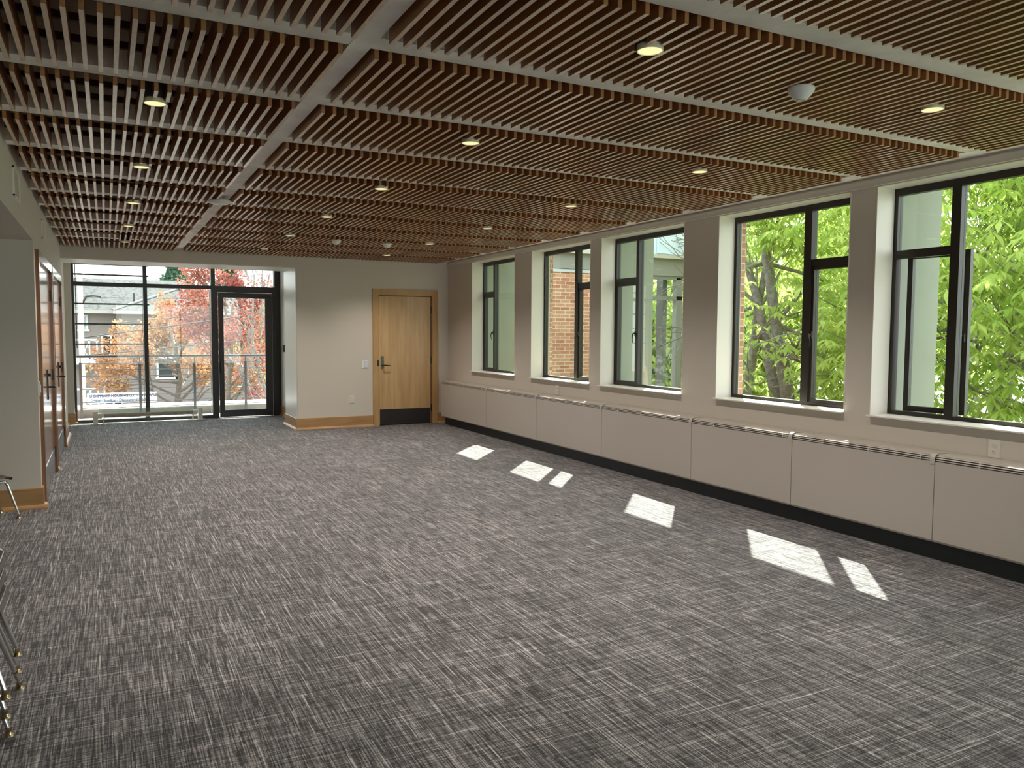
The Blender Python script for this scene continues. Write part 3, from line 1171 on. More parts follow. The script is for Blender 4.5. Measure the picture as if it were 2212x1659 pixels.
# front, rounded shoulder and top in section (x, z)
sec = [(4.990, 0.688), (4.9905, 0.700), (4.993, 0.712), (4.999, 0.724), (5.009, 0.733), (5.024, 0.738), (5.204, 0.738)]
for i in range(7):
    y1, y0 = HJ[i] - 0.003, HJ[i + 1] + 0.003
    if i == 6:
        y0 = 1.2
    cy = (y0 + y1) / 2
    root = empty('heater_cover', (5.1, cy, 0.13), 0, hn[i] if i < 6 else hn[7], 'heater cover', 'heater covers along the window wall')

    def Hh(mbx, name, m, **kw):
        for q, v in enumerate(mbx.v):
            mbx.v[q] = (v[0] - 5.1, v[1] - cy, v[2] - 0.13)
        return mbx.build(name, m, root, **kw)
    b = MB().extrude([(4.990, 0.150), (4.996, 0.138), (5.006, 0.132), (5.06, 0.132), (5.06, 0.14), (5.012, 0.15), (5.010, 0.688), (4.990, 0.688)], y0, y1)
    Hh(b, 'front_panel', M_HEAT)
    b = MB().extrude([(5.02, 0.725), (5.026, 0.738), (5.204, 0.738), (5.204, 0.725)], y0, y1)
    Hh(b, 'top_panel', M_HEAT)
    b = MB().extrude([(5.0085, 0.688), (5.0085, 0.716), (5.021, 0.728), (5.05, 0.728), (5.05, 0.688)], y0, y1)
    Hh(b, 'slot_backing', M_HEATDARK)
    b = MB()
    for (xa, za), (xb, zb) in (((4.991, 0.696), (4.9925, 0.7025)), ((4.995, 0.7105), (4.999, 0.7165)), ((5.004, 0.7225), (5.011, 0.7285))):
        dx, dz = xb - xa, zb - za
        ln_ = math.hypot(dx, dz)
        nx, nz_ = dz / ln_ * 0.003, -dx / ln_ * 0.003
        b.extrude([(xa, za), (xb, zb), (xb + nx, zb + nz_), (xa + nx, za + nz_)], y0, y1)
    yy = y1 - 0.02
    b2 = y1
    kx = y1 - 0.30
    while kx > y0 + 0.1:
        b.extrude([(4.9915, 0.688), (4.993, 0.712), (5.009, 0.731), (5.013, 0.726), (5.000, 0.708), (4.998, 0.688)], kx - 0.004, kx + 0.004)
        kx -= 0.42
    Hh(b, 'grille_bar', M_HEAT)
    # joint clip over the shoulder at the near end
    b = MB()
    pr = [(4.986, 0.672), (4.9865, 0.704), (4.990, 0.718), (4.998, 0.730), (5.009, 0.7385), (5.024, 0.743), (5.12, 0.743), (5.12, 0.739), (5.024, 0.738), (5.01, 0.732), (4.9995, 0.724), (4.994, 0.712), (4.991, 0.700), (4.991, 0.672)]
    if i < 6:
        b.extrude(pr, y0, y0 + 0.034)
        Hh(b, 'joint_clip', M_HEAT)
    if i == 0:
        b = MB().extrude([(4.988, 0.132), (4.988, 0.700), (4.992, 0.716), (5.000, 0.730), (5.014, 0.738), (5.03, 0.741), (5.204, 0.741), (5.204, 0.132)], y1, y1 + 0.012)
        Hh(b, 'end_cap', M_HEAT)

# ------------------------------------------------------------------ wall sockets and switches
def outlet(center, facing, label, name='wall_outlet', cat='wall outlet', m=M_WHITE2, group=None):
    """facing: unit normal ('-x', '-y', '+x')"""
    rz = {'-y': 0, '-x': -PI / 2, '+x': PI / 2}[facing]
    root = empty(name, center, rz, label, cat, group)
    MB().box(-0.038, 0.038, -0.007, 0, -0.060, 0.060).build('cover_plate', m, root, bevel=0.002)
    for z in (0.021, -0.021):
        b = MB().lathe(0, 0, [(0.0165, 0.0), (0.0165, 0.003)], 20)
        for i, v in enumerate(b.v):
            b.v[i] = (v[0], -0.007 - v[2], z + v[1] * 0.85)
        b.build('socket_face', m, root)
        b = MB()
        b.box(-0.0075, -0.0055, -0.0112, -0.0095, z - 0.001, z + 0.008)
        b.box(0.0055, 0.0075, -0.0112, -0.0095, z - 0.001, z + 0.007)
        b.box(-0.002, 0.002, -0.0112, -0.0095, z - 0.010, z - 0.006)
        b.build('slot', M_SLOT, root)
    return root


outlet((XR - 0.0, 3.135, 0.80), '-x', 'white duplex wall outlet under the near window, over the heater cover', group='duplex wall outlets')
outlet((XR - 0.0, 8.82, 0.808), '-x', 'small white duplex outlet under the window that shows brick', group='duplex wall outlets')
outlet((3.52, YF, 0.458), '-y', 'cream duplex wall outlet low on the far wall', group='duplex wall outlets')

root = empty('light_switch', (3.745, YF, 1.022), 0, 'white dimmer light switch on the far wall left of the wooden door', 'light switch')
MB().box(-0.058, 0.058, -0.007, 0, -0.062, 0.062).build('cover_plate', M_WHITE, root, bevel=0.002)
MB().box(-0.006, 0.046, -0.013, -0.007, -0.052, 0.052).build('rocker', mat('dimmer_blue', (0.62, 0.64, 0.74), 0.35), root, bevel=0.001)
MB().box(0.002, 0.036, -0.0145, -0.0125, -0.042, -0.036).build('indicator', M_STICKER, root)

root = empty('light_switch', (XL + 0.0, 7.985, 1.04), PI / 2, 'pale metal light switch on the left wall corner beside the closet doors', 'light switch')
MB().box(-0.045, 0.045, -0.010, 0, -0.065, 0.065).build('cover_plate', mat('switch_steel', (0.50, 0.52, 0.57), 0.35), root, bevel=0.002)
MB().box(-0.018, 0.018, -0.016, -0.010, -0.035, 0.035).build('rocker', M_WHITE, root, bevel=0.001)

root = empty('card_reader', (2.86, 14.55, 1.24), -PI / 2, 'small black card reader on the wall right of the glass door', 'card reader')
MB().box(-0.045, 0.045, -0.022, 0, -0.062, 0.062).build('housing', M_BRONZE, root, bevel=0.004)
MB().box(-0.02, 0.02, -0.0235, -0.0215, 0.02, 0.05).build('face_plate', M_SLOT, root)

# recessed wall speakers or vents high on the left wall
for (ya, yb, za, zb, lab) in ((6.32, 6.72, 2.455, 2.655, 'flush painted vent cover high on the left wall, the nearer one'),
                              (8.99, 9.37, 2.445, 2.630, 'flush painted vent cover high on the left wall, above the closet doors')):
    root = empty('wall_vent', (XL, (ya + yb) / 2, (za + zb) / 2), PI / 2, lab, 'vent', 'flush vent covers on the left wall')
    hw, hh = (yb - ya) / 2, (zb - za) / 2
    b = MB()
    b.box(-hw, hw, -0.012, 0, hh - 0.012, hh)
    b.box(-hw, hw, -0.012, 0, -hh, -hh + 0.012)
    b.box(-hw, -hw + 0.012, -0.012, 0, -hh, hh)
    b.box(hw - 0.012, hw, -0.012, 0, -hh, hh)
    b.build('vent_frame', M_REVEAL, root)
    b = MB()
    n = 11
    for i in range(n):
        z = -hh + 0.018 + i * (2 * hh - 0.036) / (n - 1)
        b.box(-hw + 0.014, hw - 0.014, -0.006, -0.001, z - 0.0055, z + 0.0055)
    b.build('vent_louvers', M_WALL, root)

# ------------------------------------------------------------------ chairs
def chair(label, loc, rz, scale, seat_h, shell, group=None, fx=0.262, lp=0.040):
    """shell chair facing local +X; origin on the floor under the seat centre"""
    s = scale
    root = empty('shell_chair', loc, rz, label, 'chair', group)
    # shell: grid, u across, v from the front lip back and up
    H = seat_h
    path = [(0.205, -0.030), (0.203, -0.008), (0.188, 0.006), (0.13, 0.004), (0.05, -0.010), (-0.06, -0.014), (-0.14, 0.0), (-0.185, 0.045), (-0.205, 0.12), (-0.222, 0.20), (-0.240, 0.28), (-0.252, 0.335), (-0.262, 0.350)]
    halfw = [0.12, 0.15, 0.18, 0.205, 0.215, 0.205, 0.185, 0.16, 0.165, 0.185, 0.195, 0.175, 0.13]
    dish = [0.0, 0.0, 0.004, 0.012, 0.02, 0.026, 0.03, 0.034, 0.034, 0.028, 0.022, 0.014, 0.0]
    path = [(px + (lp if i < 4 else 0), pz) for i, (px, pz) in enumerate(path)]
    nu = 16
    # resample the section smoothly
    P3, W3, D3_ = [], [], []
    npt = len(path)
    for i in range(npt - 1):
        for t in (0, 1 / 3, 2 / 3):
            a0, a1, a2, a3 = max(i - 1, 0), i, i + 1, min(i + 2, npt - 1)

            def cm(f):
                p0, p1, p2, p3 = f(a0), f(a1), f(a2), f(a3)
                return 0.5 * (2 * p1 + (p2 - p0) * t + (2 * p0 - 5 * p1 + 4 * p2 - p3) * t * t + (3 * p1 - p0 - 3 * p2 + p3) * t ** 3)
            P3.append((cm(lambda k: path[k][0]), cm(lambda k: path[k][1])))
            W3.append(cm(lambda k: halfw[k]))
            D3_.append(cm(lambda k: dish[k]))
    P3.append(path[-1])
    W3.append(halfw[-1])
    D3_.append(dish[-1])
    path, halfw, dish = P3, W3, D3_
    vs = []
    for (px, pz), hwid, dd in zip(path, halfw, dish):
        for j in range(nu + 1):
            u = -1 + 2 * j / nu
            e = dd * (u * u) * 1.3
            k = min(max((pz - 0.0) / 0.12, 0), 1)
            x = px + e * k
            z = pz + e * (1 - k)
            vs.append((x * s, u * hwid * s, z * s + H))
    th = 0.006 * s
    fs = []
    nr = len(path)
    for i in range(nr - 1):
        for j in range(nu):
            a = i * (nu + 1) + j
            fs.append((a, a + 1, a + nu + 2, a + nu + 1))
    me = bpy.data.meshes.new('seat_shell')
    me.from_pydata(vs, [], fs)
    me.materials.append(shell)
    bm = bmesh.new()
    bm.from_mesh(me)
    bmesh.ops.recalc_face_normals(bm, faces=bm.faces)
    bmesh.ops.solidify(bm, geom=bm.faces[:], thickness=th)
    bm.to_mesh(me)
    bm.free()
    me.polygons.foreach_set('use_smooth', [True] * len(me.polygons))
    o = bpy.data.objects.new('seat_shell', me)
    COL.objects.link(o)
    o.parent = root
    # chrome frame: two rails under the seat running front to back, legs bending down
    rr = 0.0125 * s if s > 0.9 else 0.0125
    zr = H - 0.034 * s
    for sy in (-1, 1):
        y = sy * 0.145 * s
        b = MB()
        b.tube([(0.115 * s, y, zr), (0.0, y, zr - 0.004), (-0.13 * s, y, zr)], rr * 0.9, 10)
        b.build('seat_rail', M_CHROME, root, smooth=True)
        for sx, xf, yo in ((1, fx, 0.215), (-1, -fx + 0.02, 0.205)):
            b = MB()
            yf = sy * yo * s
            b.tube([((0.115 if sx > 0 else -0.12) * s, y, zr), ((0.142 if sx > 0 else -0.145) * s, y + sy * 0.006 * s, zr - 0.006), ((0.158 if sx > 0 else -0.160) * s, y + sy * 0.012 * s, zr - 0.03), (xf * s, yf, 0.030)], [rr, rr, rr, rr * 0.78], 12)
            lg = b.build('leg', M_CHROME, root, smooth=True)
            b = MB().lathe(xf * s, yf, [(rr * 0.9, 0.034), (rr * 1.0, 0.020), (rr * 0.8, 0.014), (rr * 1.5, 0.006), (rr * 1.7, 0.0)], 16)
            b.build('foot_glide', M_BRASSFOOT, lg, smooth=True)
    b = MB().tube([(0.10 * s, -0.145 * s, zr - 0.012), (0.10 * s, 0.145 * s, zr - 0.012)], rr * 0.7, 8)
    b.build('cross_rail', M_CHROME, root, smooth=True)
    return root


# lone child's chair by the alcove wall, turned a little towards the wall
s1 = 0.74
a1 = math.radians(29)
ff = Vector((-0.678, 7.565)) - Matrix.Rotation(a1, 2) @ Vector((0.238 * s1, -0.215 * s1))
chair('low dark brown plastic chair with chrome legs by the alcove wall', (ff.x, ff.y, 0), a1, s1, 0.335, M_SHELL, None, 0.238, 0.012)
# stack of three at the left edge of the photo
for i, lab in enumerate(('bottom chair of the chrome legged stack at the left edge', 'middle chair of the chrome legged stack at the left edge', 'top chair of the chrome legged stack at the left edge')):
    chair(lab, (-0.372 - 0.262 * 1.04 - (0.0, 0.008, 0.006)[i] + 0.0, 3.700, 0.074 * i), 0, 1.04, 0.470, M_SHELL2, 'stacked chrome legged chairs')

# ------------------------------------------------------------------ low stand with a roll before the end glazing
root = empty('roller_stand', (0.62, 14.66, 0), math.radians(1.2), 'low white stand holding a beige tube under a clear cover, before the end window', 'stand')
for s in (-1, 1):
    b = MB().extrude([(-0.055, 0), (0.055, 0), (0.040, 0.06), (0.036, 0.20), (0.030, 0.215), (-0.030, 0.215), (-0.036, 0.20), (-0.040, 0.06)], s * 0.775, s * 0.845, 'X')
    b.build('end_post', M_WHITE2, root)
    b = MB()
    b.box(s * 0.735 - 0.045, s * 0.735 + 0.02, -0.05, 0.05, 0.095, 0.175)
    b.build('tube_bracket', M_WHITE2, root)
    b = MB().extrude([(-0.05, 0), (0.05, 0), (0.012, 0.03), (0.010, 0.095), (-0.010, 0.095), (-0.012, 0.03)], s * 0.69 - 0.010, s * 0.69 + 0.010, 'X')
    b.build('foot', M_WHITE2, root)
b = MB().tube([(-0.69, 0, 0.135), (0.69, 0, 0.135)], 0.036, 20)
b.build('tube', M_BEIGE, root, smooth=True)
MB().box(-0.76, 0.76, -0.03, 0.03, 0.008, 0.016).build('floor_rail', M_WHITE2, root)
b = MB()
b.box(-0.76, 0.76, -0.045, -0.041, 0.178, 0.245)
b.box(-0.76, 0.76, 0.041, 0.045, 0.178, 0.245)
b.box(-0.76, 0.76, -0.041, 0.041, 0.241, 0.245)
b.build('clear_cover', M_CLEAR, root)

# ================================================================== OUTSIDE, AT THE END
# balcony
struct(MB().box(-2.0, 4.2, 15.05, 16.55, -0.35, -0.06).build('balcony_floor', M_CONC))
struct(MB().box(-2.0, 4.2, 16.42, 17.3, -0.06, 0.085).build('balcony_curb', M_CONCG))  # grey puts the shade on the inner face into the colour
struct(MB().box(-2.0, 4.2, 16.40, 17.3, 0.085, 0.103).build('balcony_curb_lit_top', M_CONC))  # pale slab added, its colour stands in for sun on the curb top
struct(MB().box(-1.2, 3.3, 15.05, 15.2, -4.0, -0.35).build('wall_below', M_BRICK))
struct(MB().box(-3.2, -0.57, 15.06, 15.3, -4.0, 3.3).build('wall_outer_left', M_BRICK))
struct(MB().box(-3.0, 5.4, 15.06, 17.0, 3.02, 3.25).build('trim_12', M_GUTTER))  # unseen overhang, extended outwards to keep sun off the recess floor

root = empty('balcony_railing', (1.0, 16.3, -0.06), 0, 'grey steel balcony railing with round top rail and thin horizontal rods', 'railing')
for x in (-0.432, 0.545, 1.498, 2.44, 3.39):
    b = MB()
    b.box(x - 1.0 - 0.022, x - 1.0 + 0.022, -0.022, 0.022, 0.0, 1.02)
    b.tube([(x - 1.0, 0, 1.02), (x - 1.0, 0.0, 1.115)], 0.009, 8)
    p = b.build('post', M_STEEL, root)
b = MB().tube([(-1.49, 0, 1.132), (2.9, 0, 1.132)], 0.024, 14)
b.build('top_rail', M_STEEL, root, smooth=True)
for z in (0.945, 0.828, 0.709, 0.591, 0.475, 0.352, 0.232, 0.126):
    b = MB().tube([(-1.43, 0, z + 0.06), (2.9, 0, z + 0.06)], 0.0065, 8)
    b.build('rod', M_STEEL, root, smooth=True)

# fixed bars outside the left light
root = empty('sunshade', (0.1, 15.28, 0), 0, 'dark horizontal sunshade bars outside the left end window', 'sunshade')
for z in (2.678, 2.500, 2.003, 1.661, 1.317):
    MB().box(-0.62, 0.585, -0.05, 0.05, z - 0.012, z + 0.012).build('bar', M_ALU, root)
for x in (-0.54,):
    MB().box(x - 0.006, x + 0.006, -0.10, -0.05, 1.25, 2.72).build('bracket', M_ALU, root)

# ground
struct(MB().box(-60, 60, 16.6, 110, -5.2, -4.2).build('ground', mat('asphalt', (0.14, 0.135, 0.13), 0.9, noise=0.1, nscale=0.6)))
struct(MB().box(5.6, 60, -40, 16.6, -4.4, -4.0).build('ground', M_GRASS))

# apartment house across the street
YA = 48.0
root = empty('apartment_house', (3, YA, -4.2), 0, 'beige apartment house with grey shingle roof and white windows across the street', 'house')
ox, oy, oz = root.location


def A(mbx, name, m, par=None, **kw):
    for i, v in enumerate(mbx.v):
        mbx.v[i] = (v[0] - ox, v[1] - oy, v[2] - oz)
    return mbx.build(name, m, par or root, **kw)


b = MB()
b.box(-16, 0.75, YA + 0.5, YA + 9, -4.2, 2.55)
b.box(0.75, 14, YA, YA + 9, -4.2, 2.50)
b.box(-3.3, 0.6, YA + 0.2, YA + 0.5, -4.2, -3.4)
A(b, 'wall', M_STUCCO)
b = MB()
for x0, x1, yf, yr, z0, z1 in ((-17, 5.5, YA - 0.1, YA + 5, 2.62, 4.62),):
    b.poly([(x0, yf, z0), (x1 + 2.5, yf, z0), (x1 - 1.2, yr, z1), (x0, yr, z1)])
    b.poly([(x0, yr, z1), (x1 - 1.2, yr, z1), (x1 + 2.5, yf + 10, z0), (x0, yf + 10, z0)])
    b.poly([(x1 + 2.5, yf, z0), (x1 + 2.5, yf + 10, z0), (x1 - 1.2, yr, z1)])
# lower hip roof that comes forward on the right
b.poly([(0.35, YA - 0.6, 2.62), (14.6, YA - 0.6, 2.62), (10.5, YA + 3.2, 4.02), (3.9, YA + 3.2, 4.02)])
b.poly([(0.35, YA - 0.6, 2.62), (3.9, YA + 3.2, 4.02), (3.9, YA + 6, 4.02), (0.35, YA + 6, 2.62)])
b.poly([(14.6, YA - 0.6, 2.62), (14.6, YA + 6, 2.62), (10.5, YA + 6, 4.02), (10.5, YA + 3.2, 4.02)])
A(b, 'roof', M_SHINGLE, recalc=False)
b = MB()
b.tube([(0.35, YA - 0.62, 2.66), (3.9, YA + 3.2, 4.06)], 0.07, 6)
b.tube([(3.9, YA + 3.2, 4.06), (6.6, YA + 0.4, 2.9)], 0.04, 6)
A(b, 'roof_ridge', mat('ridge_cap', (0.22, 0.21, 0.20), 0.9))
b = MB()
b.box(-17, 0.55, YA - 0.22, YA - 0.02, 2.46, 2.62)
A(b, 'gutter', M_EAVE)
b = MB()
b.box(0.35, 14.6, YA - 0.75, YA - 0.55, 2.44, 2.62)
A(b, 'gutter', M_EAVE)


def ap_window(x0, x1, z0, z1, y, nx=2, glass=M_DGLASS):
    t = 0.10
    b = MB()
    b.box(x0 - t, x1 + t, y - 0.08, y, z1, z1 + t)
    b.box(x0 - t * 1.6, x1 + t * 1.6, y - 0.12, y, z0 - t, z0)
    b.box(x0 - t, x0, y - 0.08, y, z0, z1)
    b.box(x1, x1 + t, y - 0.08, y, z0, z1)
    for i in range(1, nx):
        xx = x0 + (x1 - x0) * i / nx
        b.box(xx - 0.05, xx + 0.05, y - 0.07, y, z0, z1)
    w_ = A(b, 'window', M_WTRIM)
    b = MB().box(x0, x1, y - 0.03, y - 0.002, z0, z1)
    A(b, 'pane', glass, w_)


ap_window(-0.15, 0.62, 0.05, 1.25, YA + 0.5, 2)
ap_window(-0.10, 0.66, -2.6, -1.18, YA + 0.5, 2)
ap_window(2.55, 3.35, -1.05, 0.0, YA, 1)
ap_window(2.9, 3.9, 0.9, 1.95, YA, 2, M_PGLASS)
ap_window(4.9, 6.0, 0.9, 1.95, YA, 2, M_PGLASS)
ap_window(6.4, 7.0, -1.6, -0.4, YA, 1)
ap_window(-1.25, -0.95, 1.6, 2.3, YA + 0.5, 1, M_PGLASS)
ap_window(7.6, 8.8, 0.6, 1.95, YA, 2, M_PGLASS)
# balconies with crossed white rails at the left
for z0 in (0.05, -2.55):
    b = MB()
    b.box(-1.9, -0.42, YA - 0.75, YA - 0.69, z0 + 0.95, z0 + 1.05)
    b.box(-1.9, -0.42, YA - 0.75, YA - 0.69, z0 - 0.05, z0 + 0.12)
    for x in (-1.85, -1.15, -0.80, -0.45):
        b.box(x - 0.035, x + 0.035, YA - 0.75, YA - 0.69, z0, z0 + 1.0)
    b.tube([(-1.15, YA - 0.72, z0 + 0.1), (-0.80, YA - 0.72, z0 + 0.98)], 0.03, 5)
    b.tube([(-1.15, YA - 0.72, z0 + 0.55), (-0.85, YA - 0.72, z0 + 0.1)], 0.03, 5)
    b.box(-1.9, -0.40, YA - 0.75, YA + 0.5, z0 - 0.30, z0 - 0.10)
    A(b, 'balcony', M_WTRIM)
b = MB().tube([(1.45, YA + 1.3, 3.1), (1.45, YA + 1.3, 3.65)], 0.05, 8)
A(b, 'vent_pipe', M_ALU)
b = MB().box(2.0, 2.3, YA + 1.0, YA + 1.4, 3.05, 3.22)
A(b, 'roof_vent', M_ALU)

# white commercial banner strung before the house
root = empty('banner', (-0.5, 24.0, -0.42), 0, 'white two line banner advertising studios, beyond the balcony railing', 'banner')
MB().box(0, 1.72, 0, 0.02, 0.0, 0.27).build('banner_sheet', M_SIGN, root)
text_mesh('lettering', 'U DISTRICT HOUSING LLC - AVAILABLE', 0.096, M_SIGNTXT, root, (0.06, -0.004, 0.162), (PI / 2, 0, 0), 0.98)
text_mesh('lettering', 'Deluxe Studios - Discounted Pricing', 0.100, M_SIGNTXT2, root, (0.08, -0.004, 0.040), (PI / 2, 0, 0), 0.98)
for x in (0.02, 1.70):
    MB().tube([(x, 0.03, -3.78), (x, 0.03, 0.27)], 0.02, 8).build('banner_post', M_STEEL, root)
# sunlit wall top below the banner
struct(MB().box(-8, 20, 24.4, 24.8, -4.2, -0.66).build('street_wall', M_CONCG))

# utility pole with its cables
root = empty('utility_pole', (-0.57, 22, -4.2), 0, 'pale wooden utility pole at the left edge of the end window', 'utility pole')
MB().tube([(0.03, 0, 0), (0.03, 0, 9.5)], [0.065, 0.055], 12).build('pole', M_POLE, root, smooth=True)
b = MB()
b.tube([(0.08, 0, 6.42), (0.16, 0, 6.58), (0.30, 0, 6.60)], 0.028, 8)
b.build('bracket', M_ALU, root)
MB().tube([(0.30, 0, 6.60), (0.48, 0, 6.58)], 0.022, 8).build('insulator', M_ALU, root)
for z0, sl, r in ((2.36 + 4.2, 0.045, 0.006), (1.66 + 4.2, 0.13, 0.009), (1.37 + 4.2, 0.166, 0.018), (0.93 + 4.2, 0.098, 0.016)):
    pts = [(0.06 + 14 * t / 14, 8.4 * t / 14, z0 + sl * t) for t in range(15)]
    pts = [(0.05 + t, 0.6 * t, z0 + sl * t - 0.012 * t * (14 - t) * 0.12) for t in range(15)]
    MB().tube(pts, r, 6).build('cable', M_WIRE, root, smooth=True)

# ================================================================== TREES
def rand_dir(rng, d, spread):
    a = d.orthogonal().normalized()
    b = d.cross(a)
    th = rng.uniform(0, 2 * PI)
    q = d + (a * math.cos(th) + b * math.sin(th)) * math.tan(spread) * rng.uniform(0.5, 1.0)
    return q.normalized()


def grow(rng, mb, p, d, ln, r, depth, tips, spread=0.6, upw=0.1, n=6, minr=0.004, kids=(2, 3)):
    pts = [p.copy()]
    rr = [r]
    q = p.copy()
    dd = d.copy()
    seg = 4
    for i in range(seg):
        dd = (dd + Vector((rng.uniform(-1, 1), rng.uniform(-1, 1), rng.uniform(-1, 1) + upw)) * 0.14).normalized()
        q = q + dd * (ln / seg)
        pts.append(q.copy())
        rr.append(max(minr, r * (1 - 0.45 * (i + 1) / seg)))
    mb.tube(pts, rr, n, cap=False)
    if depth == 0:
        tips.append((q, dd))
        tips.append((pts[2], dd))
        return
    for i in range(rng.randint(*kids)):
        j = rng.randint(2, seg)
        grow(rng, mb, pts[j], rand_dir(rng, dd, spread), ln * rng.uniform(0.6, 0.85), max(minr, rr[j] * 0.65), depth - 1, tips, spread, upw, max(4, n - 1), minr, kids)
    grow(rng, mb, q, rand_dir(rng, dd, spread * 0.4), ln * 0.8, max(minr, rr[-1] * 0.8), depth - 1, tips, spread, upw, max(4, n - 1), minr, kids)


def palmate(rng, mb, p, size, azim=None):
    """one horse chestnut leaf: leaflets hanging from the end of its stalk"""
    az = rng.uniform(0, 2 * PI) if azim is None else azim
    tilt = rng.uniform(-0.25, 0.25)
    nl = rng.choice((5, 6, 7))
    for i in range(nl):
        a = az + (i - (nl - 1) / 2) * (2 * PI / (nl + 1.2))
        k = 1 - 0.35 * abs(i - (nl - 1) / 2) / ((nl - 1) / 2)
        L_ = size * k * rng.uniform(0.9, 1.1)
        d = Vector((math.cos(a), math.sin(a), -0.35 + tilt))
        sd = Vector((-math.sin(a), math.cos(a), 0))
        w_ = L_ * 0.17
        m1 = p + d * (L_ * 0.62) + Vector((0, 0, -0.10 * L_))
        e = p + d * L_ + Vector((0, 0, -0.38 * L_))
        i0 = len(mb.v)
        mb.v += [tuple(p), tuple(m1 + sd * w_ + Vector((0, 0, 0.02 * L_))), tuple(e), tuple(m1 - sd * w_ + Vector((0, 0, 0.02 * L_))), tuple(m1 + Vector((0, 0, -0.02 * L_)))]
        mb.f.append((i0, i0 + 1, i0 + 4))
        mb.f.append((i0 + 1, i0 + 2, i0 + 4))
        mb.f.append((i0 + 2, i0 + 3, i0 + 4))
        mb.f.append((i0 + 3, i0, i0 + 4))
        mb.mi += [0, 0, 0, 0]


def small_leaf(rng, mb, p, s):
    d = Vector((rng.uniform(-1, 1), rng.uniform(-1, 1), rng.uniform(-1, 0.6))).normalized()
    a = d.orthogonal().normalized()
    th = rng.uniform(0, PI)
    b = (a * math.cos(th) + d.cross(a) * math.sin(th))
    mb.quad(tuple(p), tuple(p + d * s * 0.5 + b * s * 0.35), tuple(p + d * s), tuple(p + d * s * 0.5 - b * s * 0.35))


def sun_clear(p, margin=0.35):
    """True when p lies under the sun rays that reach the windows of the right wall"""
    return p.z < 0.93 + 1.43 * (p.x - 5.2) - margin


# --- horse chestnut seen through the two near windows
rng = random.Random(7)
TX, TY, TZ = 12.2, 9.8, -4.0
root = empty('chestnut_tree', (TX, TY, TZ), 0, 'bright green horse chestnut tree with leaning dark trunks outside the near windows', 'tree')


def T(mbx, name, m, par, o3=(TX, TY, TZ), **kw):
    for i, v in enumerate(mbx.v):
        mbx.v[i] = (v[0] - o3[0], v[1] - o3[1], v[2] - o3[2])
    return mbx.build(name, m, par, **kw)


stems = [
    [(11.5, 10.0, -4.0), (11.1, 10.25, -1.2), (11.0, 10.378, 0.33), (11.0, 10.56, 1.1), (11.0, 10.729, 1.725), (11.0, 11.0, 3.0), (11.0, 11.1, 3.8), (11.2, 11.2, 5.4), (11.5, 11.3, 6.6)],
    [(11.4, 10.2, -4.0), (11.1, 10.6, -1.0), (11.0, 10.68, 0.356), (11.0, 11.0, 1.466), (11.0, 11.17, 2.12), (11.0, 11.41, 2.66), (11.0, 11.7, 3.6), (11.1, 12.0, 5.2)],
    [(11.9, 12.0, -4.0), (11.6, 11.95, -1.0), (11.4, 11.85, 0.45), (11.2, 11.45, 1.35), (11.1, 11.3, 2.0), (11.2, 11.2, 2.9)],
    [(12.6, 8.0, -4.0), (12.4, 7.6, -1.0), (12.2, 7.2, 1.0), (12.2, 6.9, 2.4), (12.4, 6.7, 3.6), (12.9, 6.5, 5.2)],
    [(12.6, 8.0, -4.0), (12.0, 8.3, 0.0), (12.1, 8.7, 2.0), (12.4, 9.0, 3.6), (12.8, 9.1, 5.0)],
]
srad = [0.135, 0.115, 0.13, 0.14, 0.10]
tips = []
for st, r in zip(stems, srad):
    n = len(st)
    b = MB().tube(st, [r * (1.15 - 0.75 * i / (n - 1)) for i in range(n)], 12)
    T(b, 'trunk', M_BARK, root, smooth=True)
# limbs
limbs = []
for st, r in zip(stems, srad):
    for q in range(9):
        i = rng.randint(2, len(st) - 1)
        p = Vector(st[i])
        d = Vector((rng.uniform(-0.9, 0.5), rng.uniform(-1.1, 0.8), rng.uniform(-0.25, 0.7))).normalized()
        limbs.append((p, d, rng.uniform(0.9, 1.7), r * 0.35))
limbs.append((Vector((11.0, 10.6, 1.0)), Vector((-0.1, -0.75, 0.6)).normalized(), 0.5, 0.075))
for (x, y, z, dx, dy, dz) in ((12.2, 6.9, 2.2, -0.6, -0.8, 0.1), (12.2, 7.1, 1.2, -0.7, -0.7, -0.1), (12.2, 7.0, 1.6, -0.9, 0.3, 0.0), (12.4, 6.7, 3.4, -0.5, -0.8, 0.2), (12.1, 8.5, 1.5, -0.8, -0.5, 0.0), (12.3, 7.4, 0.2, -0.8, -0.6, -0.1), (12.2, 6.9, 2.6, 0.1, -0.9, 0.15)):
    limbs.append((Vector((x, y, z)), Vector((dx, dy, dz)).normalized(), 1.9, 0.065))
for (p, d, ln, r) in limbs:
    b = MB()
    grow(rng, b, p, d, ln, r, 2, tips, 0.7, 0.05, 7, 0.006)
    T(b, 'branch', M_BARK, root, smooth=True)


def trunk_gap(q, rng):
    """the crown is open around the leaning trunks"""
    return 0.91 < q.y / q.x < 1.065 and q.x < 11.4 and -1.5 < q.z < 2.9 and rng.random() < 0.9


fol = MB()
nl = 0
for (p, d) in tips:
    for _ in range(5):
        q = p + Vector((rng.gauss(0, 0.22), rng.gauss(0, 0.22), rng.gauss(0, 0.2)))
        if q.x > 7.0 and sun_clear(q) and q.y < 1.12 * q.x and not trunk_gap(q, rng):
            palmate(rng, fol, q, rng.uniform(0.13, 0.22))
            nl += 1
